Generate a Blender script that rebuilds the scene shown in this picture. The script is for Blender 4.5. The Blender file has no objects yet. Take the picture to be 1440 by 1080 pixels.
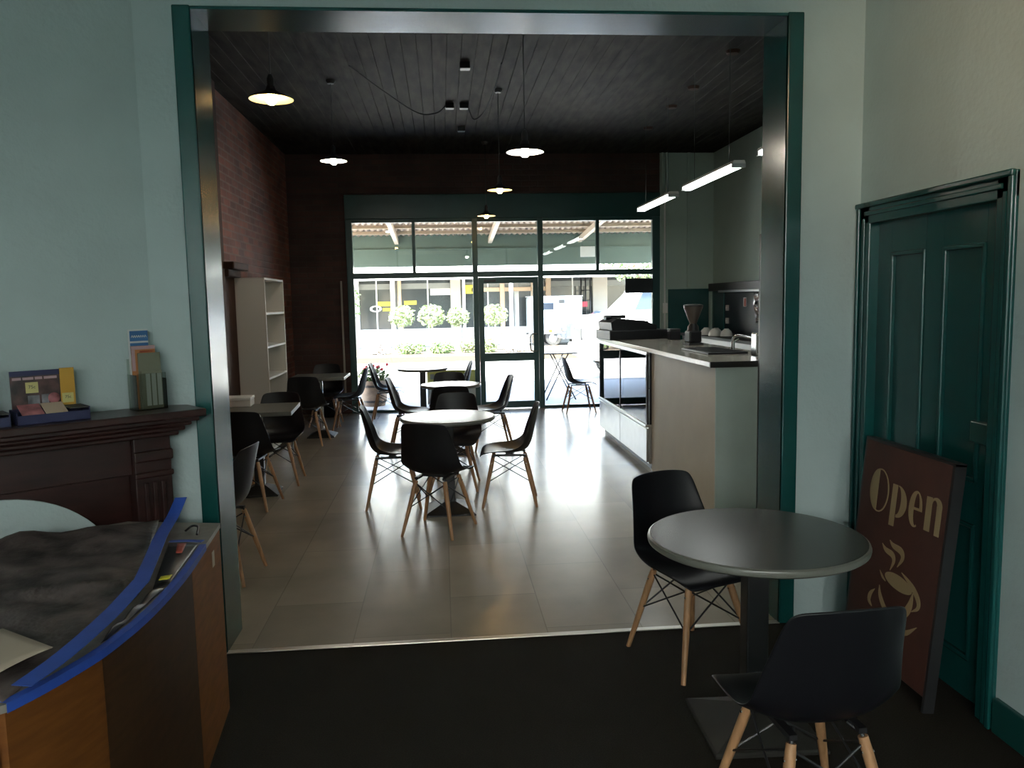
import bpy, bmesh, math, random
from math import pi, sin, cos, radians
from mathutils import Vector, Matrix
random.seed(7)
SC = bpy.context.scene
COL = SC.collection
H = 1.58          # camera height

# ------------------------------------------------------------------ materials
def _new(name):
    m = bpy.data.materials.new(name); m.use_nodes = True
    nt = m.node_tree
    return m, nt, nt.nodes['Principled BSDF']

def mat(name, col, rough=.5, metal=0., var=0., scale=8., bump=0., bscale=60., spec=.5, coat=0., detail=4., stretch=None):
    m, nt, b = _new(name)
    b.inputs['Base Color'].default_value = (*col, 1)
    b.inputs['Roughness'].default_value = rough
    b.inputs['Metallic'].default_value = metal
    b.inputs['Specular IOR Level'].default_value = spec
    b.inputs['Coat Weight'].default_value = coat
    tc = nt.nodes.new('ShaderNodeTexCoord')
    mp = nt.nodes.new('ShaderNodeMapping')
    nt.links.new(tc.outputs['Object'], mp.inputs['Vector'])
    if stretch: mp.inputs['Scale'].default_value = stretch
    if var:
        n = nt.nodes.new('ShaderNodeTexNoise'); n.inputs['Scale'].default_value = scale; n.inputs['Detail'].default_value = detail
        nt.links.new(mp.outputs['Vector'], n.inputs['Vector'])
        r = nt.nodes.new('ShaderNodeValToRGB')
        lo = [max(0, c * (1 - var)) for c in col]; hi = [min(1, c * (1 + var)) for c in col]
        r.color_ramp.elements[0].position = .3; r.color_ramp.elements[1].position = .7
        r.color_ramp.elements[0].color = (*lo, 1); r.color_ramp.elements[1].color = (*hi, 1)
        nt.links.new(n.outputs['Fac'], r.inputs['Fac']); nt.links.new(r.outputs['Color'], b.inputs['Base Color'])
    if bump:
        n2 = nt.nodes.new('ShaderNodeTexNoise'); n2.inputs['Scale'].default_value = bscale; n2.inputs['Detail'].default_value = 3
        nt.links.new(mp.outputs['Vector'], n2.inputs['Vector'])
        bp = nt.nodes.new('ShaderNodeBump'); bp.inputs['Strength'].default_value = bump; bp.inputs['Distance'].default_value = .01
        nt.links.new(n2.outputs['Fac'], bp.inputs['Height']); nt.links.new(bp.outputs['Normal'], b.inputs['Normal'])
    return m

def brick_mat(name, c1, c2, mortar, bw, bh, msize, rough, bump=.3, axes='xz', offset=.5, noise=.35, nscale=3., spec=.5):
    m, nt, b = _new(name)
    b.inputs['Roughness'].default_value = rough; b.inputs['Specular IOR Level'].default_value = spec
    tc = nt.nodes.new('ShaderNodeTexCoord'); sx = nt.nodes.new('ShaderNodeSeparateXYZ'); cx = nt.nodes.new('ShaderNodeCombineXYZ')
    nt.links.new(tc.outputs['Object'], sx.inputs[0])
    nt.links.new(sx.outputs['XYZ'.index(axes[0].upper())], cx.inputs[0]); nt.links.new(sx.outputs['XYZ'.index(axes[1].upper())], cx.inputs[1])
    br = nt.nodes.new('ShaderNodeTexBrick'); br.offset = offset
    br.inputs['Scale'].default_value = 1; br.inputs['Brick Width'].default_value = bw; br.inputs['Row Height'].default_value = bh
    br.inputs['Mortar Size'].default_value = msize; br.inputs['Color1'].default_value = (*c1, 1); br.inputs['Color2'].default_value = (*c2, 1)
    br.inputs['Mortar'].default_value = (*mortar, 1); br.inputs['Mortar Smooth'].default_value = .2
    nt.links.new(cx.outputs[0], br.inputs['Vector'])
    n = nt.nodes.new('ShaderNodeTexNoise'); n.inputs['Scale'].default_value = nscale; n.inputs['Detail'].default_value = 6
    nt.links.new(tc.outputs['Object'], n.inputs['Vector'])
    r = nt.nodes.new('ShaderNodeMapRange'); r.inputs['From Min'].default_value = .3; r.inputs['From Max'].default_value = .7
    r.inputs['To Min'].default_value = 1 - noise; r.inputs['To Max'].default_value = 1 + noise * .5
    nt.links.new(n.outputs['Fac'], r.inputs['Value'])
    mx = nt.nodes.new('ShaderNodeVectorMath'); mx.operation = 'SCALE'
    nt.links.new(br.outputs['Color'], mx.inputs[0]); nt.links.new(r.outputs[0], mx.inputs['Scale'])
    nt.links.new(mx.outputs[0], b.inputs['Base Color'])
    if bump:
        bp = nt.nodes.new('ShaderNodeBump'); bp.inputs['Strength'].default_value = bump; bp.inputs['Distance'].default_value = .006; bp.invert = True
        nt.links.new(br.outputs['Fac'], bp.inputs['Height']); nt.links.new(bp.outputs['Normal'], b.inputs['Normal'])
    return m

def emit(name, col, strength):
    m, nt, b = _new(name)
    b.inputs['Base Color'].default_value = (*col, 1)
    b.inputs['Emission Color'].default_value = (*col, 1); b.inputs['Emission Strength'].default_value = strength
    return m

def glass(name, tint=(.97, .99, .98), refl=1.0, rough=0.0):
    m = bpy.data.materials.new(name); m.use_nodes = True; nt = m.node_tree; nt.nodes.clear()
    o = nt.nodes.new('ShaderNodeOutputMaterial'); mx = nt.nodes.new('ShaderNodeMixShader')
    t = nt.nodes.new('ShaderNodeBsdfTransparent'); g = nt.nodes.new('ShaderNodeBsdfGlossy'); f = nt.nodes.new('ShaderNodeFresnel')
    t.inputs[0].default_value = (*tint, 1); g.inputs['Roughness'].default_value = rough; f.inputs['IOR'].default_value = 1.5
    ml = nt.nodes.new('ShaderNodeMath'); ml.operation = 'MULTIPLY'; ml.inputs[1].default_value = refl; ml.use_clamp = True
    nt.links.new(f.outputs[0], ml.inputs[0]); nt.links.new(ml.outputs[0], mx.inputs[0])
    nt.links.new(t.outputs[0], mx.inputs[1]); nt.links.new(g.outputs[0], mx.inputs[2]); nt.links.new(mx.outputs[0], o.inputs[0])
    return m

M = {}
M['wall'] = mat('wall_paint', (.47, .575, .575), .75, var=.06, scale=2.5, bump=.25, bscale=45)
M['wall_bar'] = mat('wall_paint_bar', (.40, .50, .44), .6, var=.05, scale=2, bump=.1)
M['wall_dark'] = mat('dark_brown_render', (.035, .02, .017), .7, var=.25, scale=4, bump=.2)
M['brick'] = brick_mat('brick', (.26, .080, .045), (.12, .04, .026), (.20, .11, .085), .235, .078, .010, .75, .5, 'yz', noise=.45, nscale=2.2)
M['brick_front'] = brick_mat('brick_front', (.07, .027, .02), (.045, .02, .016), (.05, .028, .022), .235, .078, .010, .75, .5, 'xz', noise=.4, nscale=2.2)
M['teal'] = mat('teal_gloss_paint', (.005, .058, .054), .22, var=.12, scale=3)
M['teal_dark'] = mat('teal_dark_paint', (.006, .05, .045), .3, var=.12, scale=3)
M['teal_frame'] = mat('teal_frame_paint', (.012, .062, .06), .35)
M['tile'] = brick_mat('floor_tile', (.35, .305, .235), (.27, .235, .18), (.235, .205, .16), .92, .46, .003, .24, .03, 'yx', noise=.22, nscale=1.6)
M['carpet'] = mat('carpet', (.015, .0125, .009), .95, var=.35, scale=220, bump=.6, bscale=300, spec=.1)
M['ceiling'] = mat('ceiling_board_stain', (.030, .026, .022), .7, var=.55, scale=5, stretch=(3, .6, 1), spec=.05)
M['ceil_near'] = mat('ceiling_paint', (.5, .52, .48), .8)
M['strip'] = mat('aluminium_strip', (.6, .58, .52), .35, 1)
M['black'] = mat('black_plastic', (.005, .005, .007), .40, spec=.35)
M['blackmetal'] = mat('black_metal', (.012, .012, .013), .4, var=.1, spec=.5)
M['wood_leg'] = mat('beech_wood', (.38, .20, .095), .5, var=.22, scale=14, stretch=(4, 4, .6))
M['laminate'] = mat('grey_laminate', (.055, .054, .045), .27, var=.10, scale=40, spec=.5)
M['laminate_edge'] = mat('grey_edge', (.13, .132, .112), .32)
M['base_grey'] = mat('grey_metal_base', (.018, .017, .014), .65, 0, spec=.25)
M['chrome'] = mat('chrome', (.7, .7, .7), .18, 1)
M['steel'] = mat('stainless', (.55, .55, .55), .3, 1, var=.05, scale=10)
M['white'] = mat('white_melamine', (.62, .59, .53), .5)
M['white_bright'] = mat('white_paint', (.8, .79, .75), .5)
M['cream'] = mat('cream_laminate', (.60, .56, .46), .5, var=.04, scale=4)
M['aqua'] = mat('pale_blue_paint', (.56, .66, .62), .55, var=.05, scale=5)
M['stone'] = mat('counter_stone', (.40, .38, .33), .16, var=.10, scale=60)
M['mahog'] = mat('mahogany', (.024, .0075, .006), .32, var=.4, scale=6, stretch=(1, 1, 5))
M['brownwood'] = mat('brown_timber', (.045, .019, .011), .7, var=.3, scale=6, spec=.2)
M['desk_a'] = mat('orange_ply', (.125, .042, .008), .6, var=.18, scale=9, spec=.2, stretch=(1, 1, 6))
M['desk_a_lit'] = mat('orange_ply_lit', (.18, .063, .013), .6, var=.18, scale=9, spec=.2, stretch=(1, 1, 6))  # same veneer as the orange ply, stronger light mixed into its colour
M['desk_b'] = mat('dark_ply', (.042, .017, .005), .6, var=.2, scale=9, spec=.25, stretch=(1, 1, 6))
M['desk_top'] = mat('stone_grey_laminate', (.17, .155, .135), .4, var=.35, scale=14)
M['sheet'] = mat('dark_sheet', (.062, .047, .044), .55, var=.95, scale=9, bump=.8, bscale=18, detail=12)
M['tape'] = mat('blue_tape', (.02, .065, .34), .55, var=.1, scale=20)
M['paper'] = mat('paper', (.44, .37, .29), .7)
M['ink'] = mat('ink', (.03, .03, .035), .6)
M['sign'] = mat('brown_board', (.055, .016, .010), .6, var=.12, scale=12)
M['sign_cream'] = mat('cream_letter', (.30, .22, .115), .55)
M['acrylic'] = glass('clear_acrylic', (.86, .88, .84), .9, .05)
M['glass'] = glass('window_glass', (.96, .985, .975), 1.0)
M['glass_case'] = glass('case_glass', (.95, .98, .97), 1.0)
M['navy'] = mat('navy_card', (.012, .014, .06), .5)
M['charcoal'] = mat('charcoal_card', (.035, .033, .03), .6)
M['photo'] = mat('printed_photo', (.06, .03, .028), .35, var=.8, scale=24, detail=6)
M['photo_grey'] = mat('printed_grey', (.22, .22, .24), .4, var=.7, scale=14, detail=5)
M['yellow_card'] = mat('amber_card', (.50, .27, .03), .5)
M['label_y'] = mat('pale_yellow_label', (.55, .50, .20), .6)
M['pinkcard'] = mat('pink_card', (.34, .12, .13), .5, var=.6, scale=16)
M['creamcard'] = mat('cream_card', (.58, .44, .33), .5)
M['pinkprint'] = mat('pink_print', (.45, .30, .31), .6)
M['greyprint'] = mat('grey_print', (.42, .42, .42), .6)
M['blue_card'] = mat('blue_brochure', (.05, .16, .36), .45)
M['white_card'] = mat('white_card', (.6, .62, .62), .6)
M['orange_card'] = mat('orange_brochure', (.42, .17, .06), .5)
M['olive_card'] = mat('olive_card', (.16, .165, .115), .6)
M['yellow_glow'] = mat('yellow_tag', (.55, .50, .02), .5)
M['redprint'] = mat('red_print', (.30, .05, .03), .5)
M['bulb_warm'] = emit('bulb_warm', (1, .62, .22), 100)
M['bulb_white'] = emit('bulb_white', (1, .9, .76), 420)
M['shade_in'] = mat('enamel_white', (.85, .80, .70), .4)
M['tube'] = emit('fluoro_tube', (.95, 1, .97), 16)
M['tube_fill'] = emit('fill_tube_near', (1, .985, .94), 300)  # added fill tubes replacing daylight from behind the camera
M['bulb_near'] = emit('bulb_near', (1, .64, .36), 2600)
M['screen'] = mat('monitor_black', (.006, .006, .012), .25)
M['road'] = mat('asphalt', (.30, .29, .27), .8, var=.1, scale=3)
M['path'] = mat('concrete_path', (.74, .71, .66), .7, var=.06, scale=2)
M['shop_white'] = mat('shop_white', (.75, .74, .70), .6)
M['shop_beige'] = mat('shop_beige', (.40, .29, .20), .6)
M['shop_glass'] = mat('shop_dark_glass', (.030, .034, .036), .12)
M['shop_grey'] = mat('shop_grey_board', (.16, .165, .155), .6)
M['shop_yellow'] = mat('shop_yellow', (.42, .36, .03), .6)
M['leaf_pale'] = mat('pale_leaf', (.16, .20, .09), .6, var=.4, scale=30)
M['leaf_green'] = mat('green_leaf', (.09, .14, .045), .6, var=.4, scale=30)
M['flower_white'] = mat('white_flower', (.75, .74, .68), .6)
M['flower_red'] = mat('red_flower', (.55, .03, .05), .5)
M['soil'] = mat('soil', (.05, .035, .02), .9)
M['barrel'] = mat('barrel_oak', (.20, .14, .10), .7, var=.3, scale=10)
M['corr'] = mat('corrugated_iron', (.30, .22, .16), .5, var=.2, scale=3)
M['beam'] = mat('beam_timber', (.42, .34, .25), .6)
M['valance'] = mat('valance_green', (.085, .125, .105), .55, var=.1, scale=3)
M['carwhite'] = mat('white_car_paint', (.8, .8, .8), .2, coat=.5)
M['cardark'] = mat('dark_car_paint', (.03, .035, .045), .25, coat=.5)
M['carglass'] = mat('car_glass', (.02, .03, .045), .08)
M['tyre'] = mat('tyre', (.02, .02, .02), .8)
M['lamp_amber'] = mat('amber_lens', (.6, .25, .02), .3)
M['lamp_clear'] = mat('headlamp', (.6, .62, .65), .1)
M['camper'] = mat('camper_panel', (.40, .45, .48), .4)
M['post_grey'] = mat('grey_post', (.33, .30, .26), .6)
M['yellow_sign'] = mat('yellow_sign', (.35, .32, .06), .6)
M['porcelain'] = mat('porcelain', (.55, .54, .50), .25)
M['hopper'] = mat('smoked_hopper', (.07, .055, .048), .3)
M['foil'] = mat('foil', (.5, .5, .52), .25, 1)
M['lock'] = M['teal_dark']
M['bench'] = mat('black_bench', (.012, .012, .012), .7, spec=.15)
M['outlet'] = mat('outlet_plastic', (.5, .46, .43), .5)

# ------------------------------------------------------------------ mesh helpers
def bm_obj(name, bm, m=None, parent=None, smooth=False, mats=None, recalc=True, doubles=True):
    if doubles: bmesh.ops.remove_doubles(bm, verts=bm.verts, dist=1e-5)
    if recalc: bmesh.ops.recalc_face_normals(bm, faces=bm.faces)
    me = bpy.data.meshes.new(name); bm.to_mesh(me); bm.free()
    for x in (mats or [m]):
        me.materials.append(x)
    if smooth:
        for p in me.polygons: p.use_smooth = True
        try: me.set_sharp_from_angle(angle=radians(38))
        except Exception: pass
    o = bpy.data.objects.new(name, me); COL.objects.link(o)
    if parent is not None: o.parent = parent
    return o

def box(bm, x0, x1, y0, y1, z0, z1, bevel=0., mi=0, seg=2):
    tmp = bmesh.new()
    vs = [tmp.verts.new((x, y, z)) for x in (x0, x1) for y in (y0, y1) for z in (z0, z1)]
    for f in ((0, 1, 3, 2), (4, 6, 7, 5), (0, 4, 5, 1), (2, 3, 7, 6), (0, 2, 6, 4), (1, 5, 7, 3)):
        tmp.faces.new([vs[i] for i in f])
    bmesh.ops.recalc_face_normals(tmp, faces=tmp.faces)
    if bevel: bmesh.ops.bevel(tmp, geom=tmp.edges, offset=bevel, segments=seg, affect='EDGES', profile=.5)
    merge(bm, tmp, mi)

def merge(bm, tmp, mi=0, mtx=None):
    tmp.verts.index_update()
    vm = {}
    for v in tmp.verts: vm[v.index] = bm.verts.new(mtx @ v.co if mtx else v.co)
    for f in tmp.faces:
        try:
            g = bm.faces.new([vm[v.index] for v in f.verts]); g.material_index = mi; g.smooth = f.smooth
        except ValueError: pass
    tmp.free()

def tube(bm, pts, r, seg=8, mi=0, cap=True):
    pts = [Vector(p) for p in pts]
    rs = r if isinstance(r, (list, tuple)) else [r] * len(pts)
    rings = []; up = None
    for i, p in enumerate(pts):
        a = pts[max(i - 1, 0)]; b = pts[min(i + 1, len(pts) - 1)]
        t = (b - a).normalized()
        if up is None:
            up = Vector((0, 0, 1)) if abs(t.z) < .9 else Vector((1, 0, 0))
        s = t.cross(up).normalized(); u = s.cross(t).normalized(); up = u
        rings.append([bm.verts.new(p + rs[i] * (cos(2 * pi * k / seg) * s + sin(2 * pi * k / seg) * u)) for k in range(seg)])
    for i in range(len(rings) - 1):
        for k in range(seg):
            f = bm.faces.new((rings[i][k], rings[i][(k + 1) % seg], rings[i + 1][(k + 1) % seg], rings[i + 1][k])); f.material_index = mi; f.smooth = True
    if cap:
        for rg in (rings[0], rings[-1]):
            f = bm.faces.new(rg); f.material_index = mi

def lathe(bm, prof, seg=32, c=(0, 0, 0), mi=0, close=False):
    rings = []
    for r, z in prof:
        if r < 1e-5: rings.append([bm.verts.new((c[0], c[1], c[2] + z))])
        else: rings.append([bm.verts.new((c[0] + r * cos(2 * pi * k / seg), c[1] + r * sin(2 * pi * k / seg), c[2] + z)) for k in range(seg)])
    for a, b in zip(rings, rings[1:]):
        for k in range(seg):
            k2 = (k + 1) % seg
            q = [a[k % len(a)], a[k2 % len(a)], b[k2 % len(b)], b[k % len(b)]]
            q = list(dict.fromkeys(q))
            if len(q) > 2:
                f = bm.faces.new(q); f.material_index = mi; f.smooth = True

def prism(bm, poly, d0, d1, axis='z', mi=0):
    """poly of 2-D points extruded between d0 and d1 along axis (z: xy, y: xz, x: yz)."""
    def P(p, d):
        return {'z': (p[0], p[1], d), 'y': (p[0], d, p[1]), 'x': (d, p[0], p[1])}[axis]
    a = [bm.verts.new(P(p, d0)) for p in poly]; b = [bm.verts.new(P(p, d1)) for p in poly]
    n = len(poly)
    for f in (a, b[::-1]):
        g = bm.faces.new(f); g.material_index = mi
    for i in range(n):
        g = bm.faces.new((a[i], b[i], b[(i + 1) % n], a[(i + 1) % n])); g.material_index = mi

def B(*boxes, bevel=0.):
    bm = bmesh.new()
    for b in boxes:
        box(bm, *b[:6], bevel=b[6] if len(b) > 6 else bevel)
    return bm

def tag(o, label, cat, group=None):
    o['label'] = label; o['category'] = cat
    if group: o['group'] = group
    return o

def thing(name, label, cat, loc=(0, 0, 0), rz=0, group=None):
    o = bpy.data.objects.new(name, None); COL.objects.link(o); o.empty_display_size = .1
    o.location = loc; o.rotation_euler = (0, 0, rz)
    return tag(o, label, cat, group)

def struct(name, bm, m=None, parent=None, mats=None, smooth=False):
    o = bm_obj(name, bm, m, parent, mats=mats, smooth=smooth)
    if parent is None: o['kind'] = 'structure'
    return o

def dup(root, loc, rz, label, group):
    r = root.copy(); COL.objects.link(r); r.location = loc; r.rotation_euler = (0, 0, rz)
    r['label'] = label; r['group'] = group
    for ch in list(root.children):
        c = ch.copy(); COL.objects.link(c); c.parent = r
        for g in list(ch.children):
            d = g.copy(); COL.objects.link(d); d.parent = c
    return r

def spline(pts, n=8):
    """Catmull-Rom through 2-D / 3-D points."""
    pts = [Vector(p) for p in pts]
    q = [2 * pts[0] - pts[1]] + pts + [2 * pts[-1] - pts[-2]]
    out = []
    for i in range(1, len(q) - 2):
        a, b, c, d = q[i - 1:i + 3]
        for k in range(n):
            t = k / n
            out.append(.5 * ((2 * b) + (c - a) * t + (2 * a - 5 * b + 4 * c - d) * t * t + (3 * b - a - 3 * c + d) * t ** 3))
    out.append(pts[-1])
    return out

def text_mesh(name, s, size, m, parent, loc, rot, depth=.0006, align='CENTER'):
    cu = bpy.data.curves.new('tmp_text', 'FONT'); cu.body = s; cu.size = size; cu.extrude = depth; cu.align_x = align; cu.align_y = 'CENTER'
    to = bpy.data.objects.new('tmp_text', cu); COL.objects.link(to)
    bpy.context.view_layer.update()
    me = bpy.data.meshes.new_from_object(to.evaluated_get(bpy.context.evaluated_depsgraph_get()))
    bpy.data.objects.remove(to); bpy.data.curves.remove(cu)
    me.materials.clear(); me.materials.append(m)
    o = bpy.data.objects.new(name, me); COL.objects.link(o); o.parent = parent; o.location = loc; o.rotation_euler = rot
    return o

# ------------------------------------------------------------------ geometry constants
YD0, YD1 = 3.60, 3.84            # dividing wall
XL, XR = -2.12, 4.0              # far room side walls
YF = 11.55                       # shop front
ZC = 3.66                        # ceiling
OX0, OX1, OZ = -1.02, 1.58, 2.822

# ------------------------------------------------------------------ room shell
struct('floor_1', B((XL - .15, XR + .15, YD0 - .005, YF + .06, -.12, 0)), M['tile'])
struct('floor_2', B((-3.2, 2.15, -6.2, YD0 - .005, -.12, 0)), M['carpet'])
struct('trim_1', B((OX0 - .005, OX1 + .005, YD0 - .022, YD0 + .012, 0.0, .006, .002)), M['strip'])
# ceiling of far room: boards running along the depth
bm = bmesh.new()
x = XL - .1
while x < XR + .1:
    box(bm, x, x + .1205, YD1 - .3, YF + .1, ZC, ZC + .05, bevel=.003, seg=1); x += .122
box(bm, XL - .15, XR + .15, YD1 - .3, YF + .2, ZC + .03, ZC + .2)
struct('ceiling_1', bm, M['ceiling'])
struct('ceiling_2', B((-3.2, 2.15, -6.2, YD1 - .1, 3.3, 3.5)), M['ceil_near'])
# dividing wall with the opening
struct('wall_front', B((-3.2, OX0 - .02, YD0, YD1, 0, ZC + .2), (OX1 + .02, 4.15, YD0, YD1, 0, ZC + .2), (OX0 - .02, OX1 + .02, YD0, YD1, OZ + .015, ZC + .2)), M['wall'])
# casings and reveals (gloss teal)
bm = bmesh.new()
box(bm, OX0 - .075, OX0, YD0 - .022, YD0 - .0005, 0, OZ + .018, .006)
box(bm, OX0 - .022, OX0, YD0 - .02, YD1 + .02, 0, OZ + .012, .004)
struct('trim_2', bm, M['teal'])
bm = bmesh.new()
box(bm, OX1, OX1 + .075, YD0 - .022, YD0 - .0005, 0, OZ + .018, .006)
box(bm, OX1, OX1 + .022, YD0 - .02, YD1 + .02, 0, OZ + .012, .004)
struct('trim_3', bm, M['teal'])
bm = bmesh.new()
box(bm, OX0, OX1, YD0 - .02, YD1 + .02, OZ, OZ + .014, .003)
struct('trim_4', bm, M['teal'])
# right wall of near room with the door recess
DY0, DY1, DZ = 2.66, 3.50, 1.90
XW = 1.95
struct('wall_right', B((XW, XW + .2, -6.2, DY0, 0, 3.4), (XW, XW + .2, DY1, YD0, 0, 3.4), (XW, XW + .2, DY0, DY1, DZ, 3.4), (XW + .1, XW + .2, DY0, DY1, 0, DZ)), M['wall'])
struct('wall_left', B((-3.2, -3.0, -6.2, YD0, 0, 3.4)), M['wall'])
struct('wall_back', B((-3.2, 2.15, -6.3, -6.1, 0, 3.4)), M['wall'])
struct('baseboard_right', B((XW - .022, XW, -6.1, 2.56, 0, .13, .005)), M['teal_dark'])
# corner chimney breast
C0 = Vector((-1.26, YD0)); dS = Vector((-.79, -.613)).normalized(); dN = Vector((.613, -.79)).normalized()
def LS(s, n): v = C0 + s * dS + n * dN; return (v.x, v.y)
bm = bmesh.new(); prism(bm, [LS(0, 0), LS(2.3, 0), (-3.1, YD0 - .01), (C0.x, YD0 - .001)], 0, 3.32)
struct('wall_corner', bm, M['wall'])
# far room walls
struct('wall_left_brick', B((XL - .2, XL, YD1, YF + .2, 0, ZC + .05)), M['brick']).name = 'wall_side_left'
struct('wall_side_right', B((XR, XR + .2, YD1, YF + .2, 0, ZC + .05)), M['wall_bar'])
GX0, GX1, GZ = -1.27, 3.14, 2.74
bm = B((XL, GX0 - .06, YF, YF + .2, 0, ZC + .05))
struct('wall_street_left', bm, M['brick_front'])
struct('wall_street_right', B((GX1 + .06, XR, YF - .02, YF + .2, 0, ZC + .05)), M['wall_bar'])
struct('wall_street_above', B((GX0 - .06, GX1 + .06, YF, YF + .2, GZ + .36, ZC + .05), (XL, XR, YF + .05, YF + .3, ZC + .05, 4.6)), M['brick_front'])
struct('trim_5', B((GX0 - .06, GX1 + .06, YF - .03, YF + .17, GZ + .02, GZ + .36, .006)), M['teal_dark'])
struct('trim_6', B((GX0 - .16, GX0 - .135, YF - .03, YF - .001, .2, 1.9, .004)), M['post_grey'])
# left wall pilaster and its ledge
struct('trim_7', B((XL - .01, XL + .07, 7.62, 7.86, 0, ZC, .01), (XL - .01, XL + .17, 7.80, 8.38, 1.93, 2.0, .012), (XL - .01, XL + .10, 7.86, 8.34, 1.86, 1.93, .01), (XL - .01, XL + .035, 7.86, 8.32, 0, 1.86, .005)), M['brownwood'])
# bar wall: pale pilaster lines, teal lower wall
struct('trim_8', B((3.60, 3.645, YF - .05, YF - .021, 1.72, ZC, .004), (3.28, 3.31, YF - .06, YF - .021, 0.9, ZC, .004), (3.22, 3.245, YF - .06, YF - .021, .9, ZC, .004)), M['wall_bar'])
struct('trim_9', B((3.31, 3.93, YF - .045, YF - .021, .75, 1.70, .004)), M['teal'])
struct('trim_10', B((XR - .03, XR - .001, 11.0, YF - .05, .75, 1.70, .004)), M['teal'])
struct('trim_11', B((XR - .02, XR - .001, 9.3, 10.98, .9, 1.64, .002)), M['screen'])
struct('trim_12', B((XR - .10, XR - .001, 9.2, 11.45, 1.66, 1.77, .006)), M['blackmetal'])
struct('trim_13', B((XR - .13, XR - .101, 9.2, 10.95, 1.635, 1.665, .004)), M['steel'])
struct('trim_14', B((3.95, 3.985, YF - .08, YF - .046, .75, 1.70, .004)), M['wall_bar'])

# ------------------------------------------------------------------ shop front glazing (window_1, window_2, window_3) and street door
T = .05
def frame_piece(x0, x1, z0, z1, d0=YF - .02, d1=YF + .07, b=.006): return (x0, x1, d0, d1, z0, z1, b)
TB0, TB1 = 1.925, 2.005          # transom bar
DX0, DX1 = .455, 1.475           # door bay posts (outer faces)
bm = B(frame_piece(GX0 - .06, GX0 + .03, 0, GZ + .02), frame_piece(DX0, DX0 + .075, 0, GZ + .02), frame_piece(GX0 + .03, DX0, TB0, TB1), frame_piece(GX0 + .03, DX0, GZ - .03, GZ + .02),
       frame_piece(-.40, -.355, TB1, GZ), frame_piece(GX0 + .03, DX0, 0, .035))
w1 = struct('window_1', bm, M['teal_frame'])
struct('pane', B((GX0 + .03, DX0, YF + .02, YF + .026, .035, TB0)), M['glass'], w1)
struct('pane', B((GX0 + .03, -.40, YF + .02, YF + .026, TB1, GZ - .03)), M['glass'], w1)
struct('pane', B((-.355, DX0, YF + .02, YF + .026, TB1, GZ - .03)), M['glass'], w1)
bm = B(frame_piece(DX1 - .075, DX1, 0, GZ + .02), frame_piece(GX1 - .05, GX1 + .06, 0, GZ + .02), frame_piece(DX1, GX1 - .05, TB0, TB1), frame_piece(DX1, GX1 - .05, GZ - .03, GZ + .02),
       frame_piece(2.255, 2.30, TB1, GZ), frame_piece(DX1, GX1 - .05, 0, .035))
w2 = struct('window_2', bm, M['teal_frame'])
struct('pane', B((DX1, GX1 - .05, YF + .02, YF + .026, .035, TB0)), M['glass'], w2)
struct('pane', B((DX1, 2.255, YF + .02, YF + .026, TB1, GZ - .03)), M['glass'], w2)
struct('pane', B((2.30, GX1 - .05, YF + .02, YF + .026, TB1, GZ - .03)), M['glass'], w2)
w3 = struct('window_3', B(frame_piece(DX0 + .075, DX1 - .075, TB0, TB1), frame_piece(DX0 + .075, DX1 - .075, GZ - .03, GZ + .02)), M['teal_frame'])
struct('pane', B((DX0 + .075, DX1 - .075, YF + .02, YF + .026, TB1, GZ - .03)), M['glass'], w3)
# aluminium and glass street door
sx0, sx1 = DX0 + .078, DX1 - .078
bm = B((sx0, sx0 + .075, YF - .005, YF + .04, .012, 1.92, .004), (sx1 - .075, sx1, YF - .005, YF + .04, .012, 1.92, .004), (sx0, sx1, YF - .004, YF + .039, 1.83, 1.92, .004),
       (sx0, sx1, YF - .004, YF + .039, .012, .11, .004), (sx0, sx1, YF - .004, YF + .039, .70, .82, .004))
d1 = struct('door_1', bm, M['teal_frame'])
struct('pane', B((sx0 + .07, sx1 - .07, YF + .014, YF + .02, .82, 1.83)), M['glass'], d1)
struct('pane', B((sx0 + .07, sx1 - .07, YF + .014, YF + .02, .11, .70)), M['glass'], d1)
bm = bmesh.new(); hx = sx1 - .05
tube(bm, spline([(hx + .03, YF - .006, 1.09), (hx - .045, YF - .04, 1.09), (hx - .075, YF - .045, 1.05), (hx - .075, YF - .045, .88), (hx - .045, YF - .04, .84), (hx + .03, YF - .006, .84)], 6), .011, 10)
h = struct('handle', bm, M['chrome'], d1)
struct('closer_plate', B((sx0 + .08, sx0 + .25, YF - .012, YF - .004, 1.85, 1.885, .003)), M['blackmetal'], d1)

# ------------------------------------------------------------------ green panelled door in the right wall
def panel_frame(bm, y0, y1, z0, z1, xf):     # raised moulding round a recessed panel
    t = .018
    for a in ((y0, y0 + t, z0, z1), (y1 - t, y1, z0, z1), (y0, y1, z0, z0 + t), (y0, y1, z1 - t, z1)):
        box(bm, xf - .012, xf + .012, a[0], a[1], a[2], a[3], .005)
bm = bmesh.new()
xf = XW + .035                         # door face
py = ((DY0 + .11, DY0 + .36), (DY0 + .48, DY1 - .11))
pz = ((.16, .70), (.86, 1.76))
box(bm, xf + .012, XW + .08, DY0, DY1, .01, DZ)
yb = [DY0, py[0][0], py[0][1], py[1][0], py[1][1], DY1]
for k in (0, 2, 4): box(bm, xf, xf + .012, yb[k], yb[k + 1], .01, DZ, .002)
for k in (1, 3):
    for a, b in ((.01, pz[0][0]), (pz[0][1], pz[1][0]), (pz[1][1], DZ)): box(bm, xf, xf + .012, yb[k], yb[k + 1], a, b)
    for z0, z1 in pz: panel_frame(bm, yb[k], yb[k + 1], z0, z1, xf + .004)
d2 = struct('door_2', bm, M['teal'])
struct('rim_lock', B((xf - .025, xf, DY0 + .02, DY0 + .13, 1.02, 1.10, .006)), M['lock'], d2)
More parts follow.
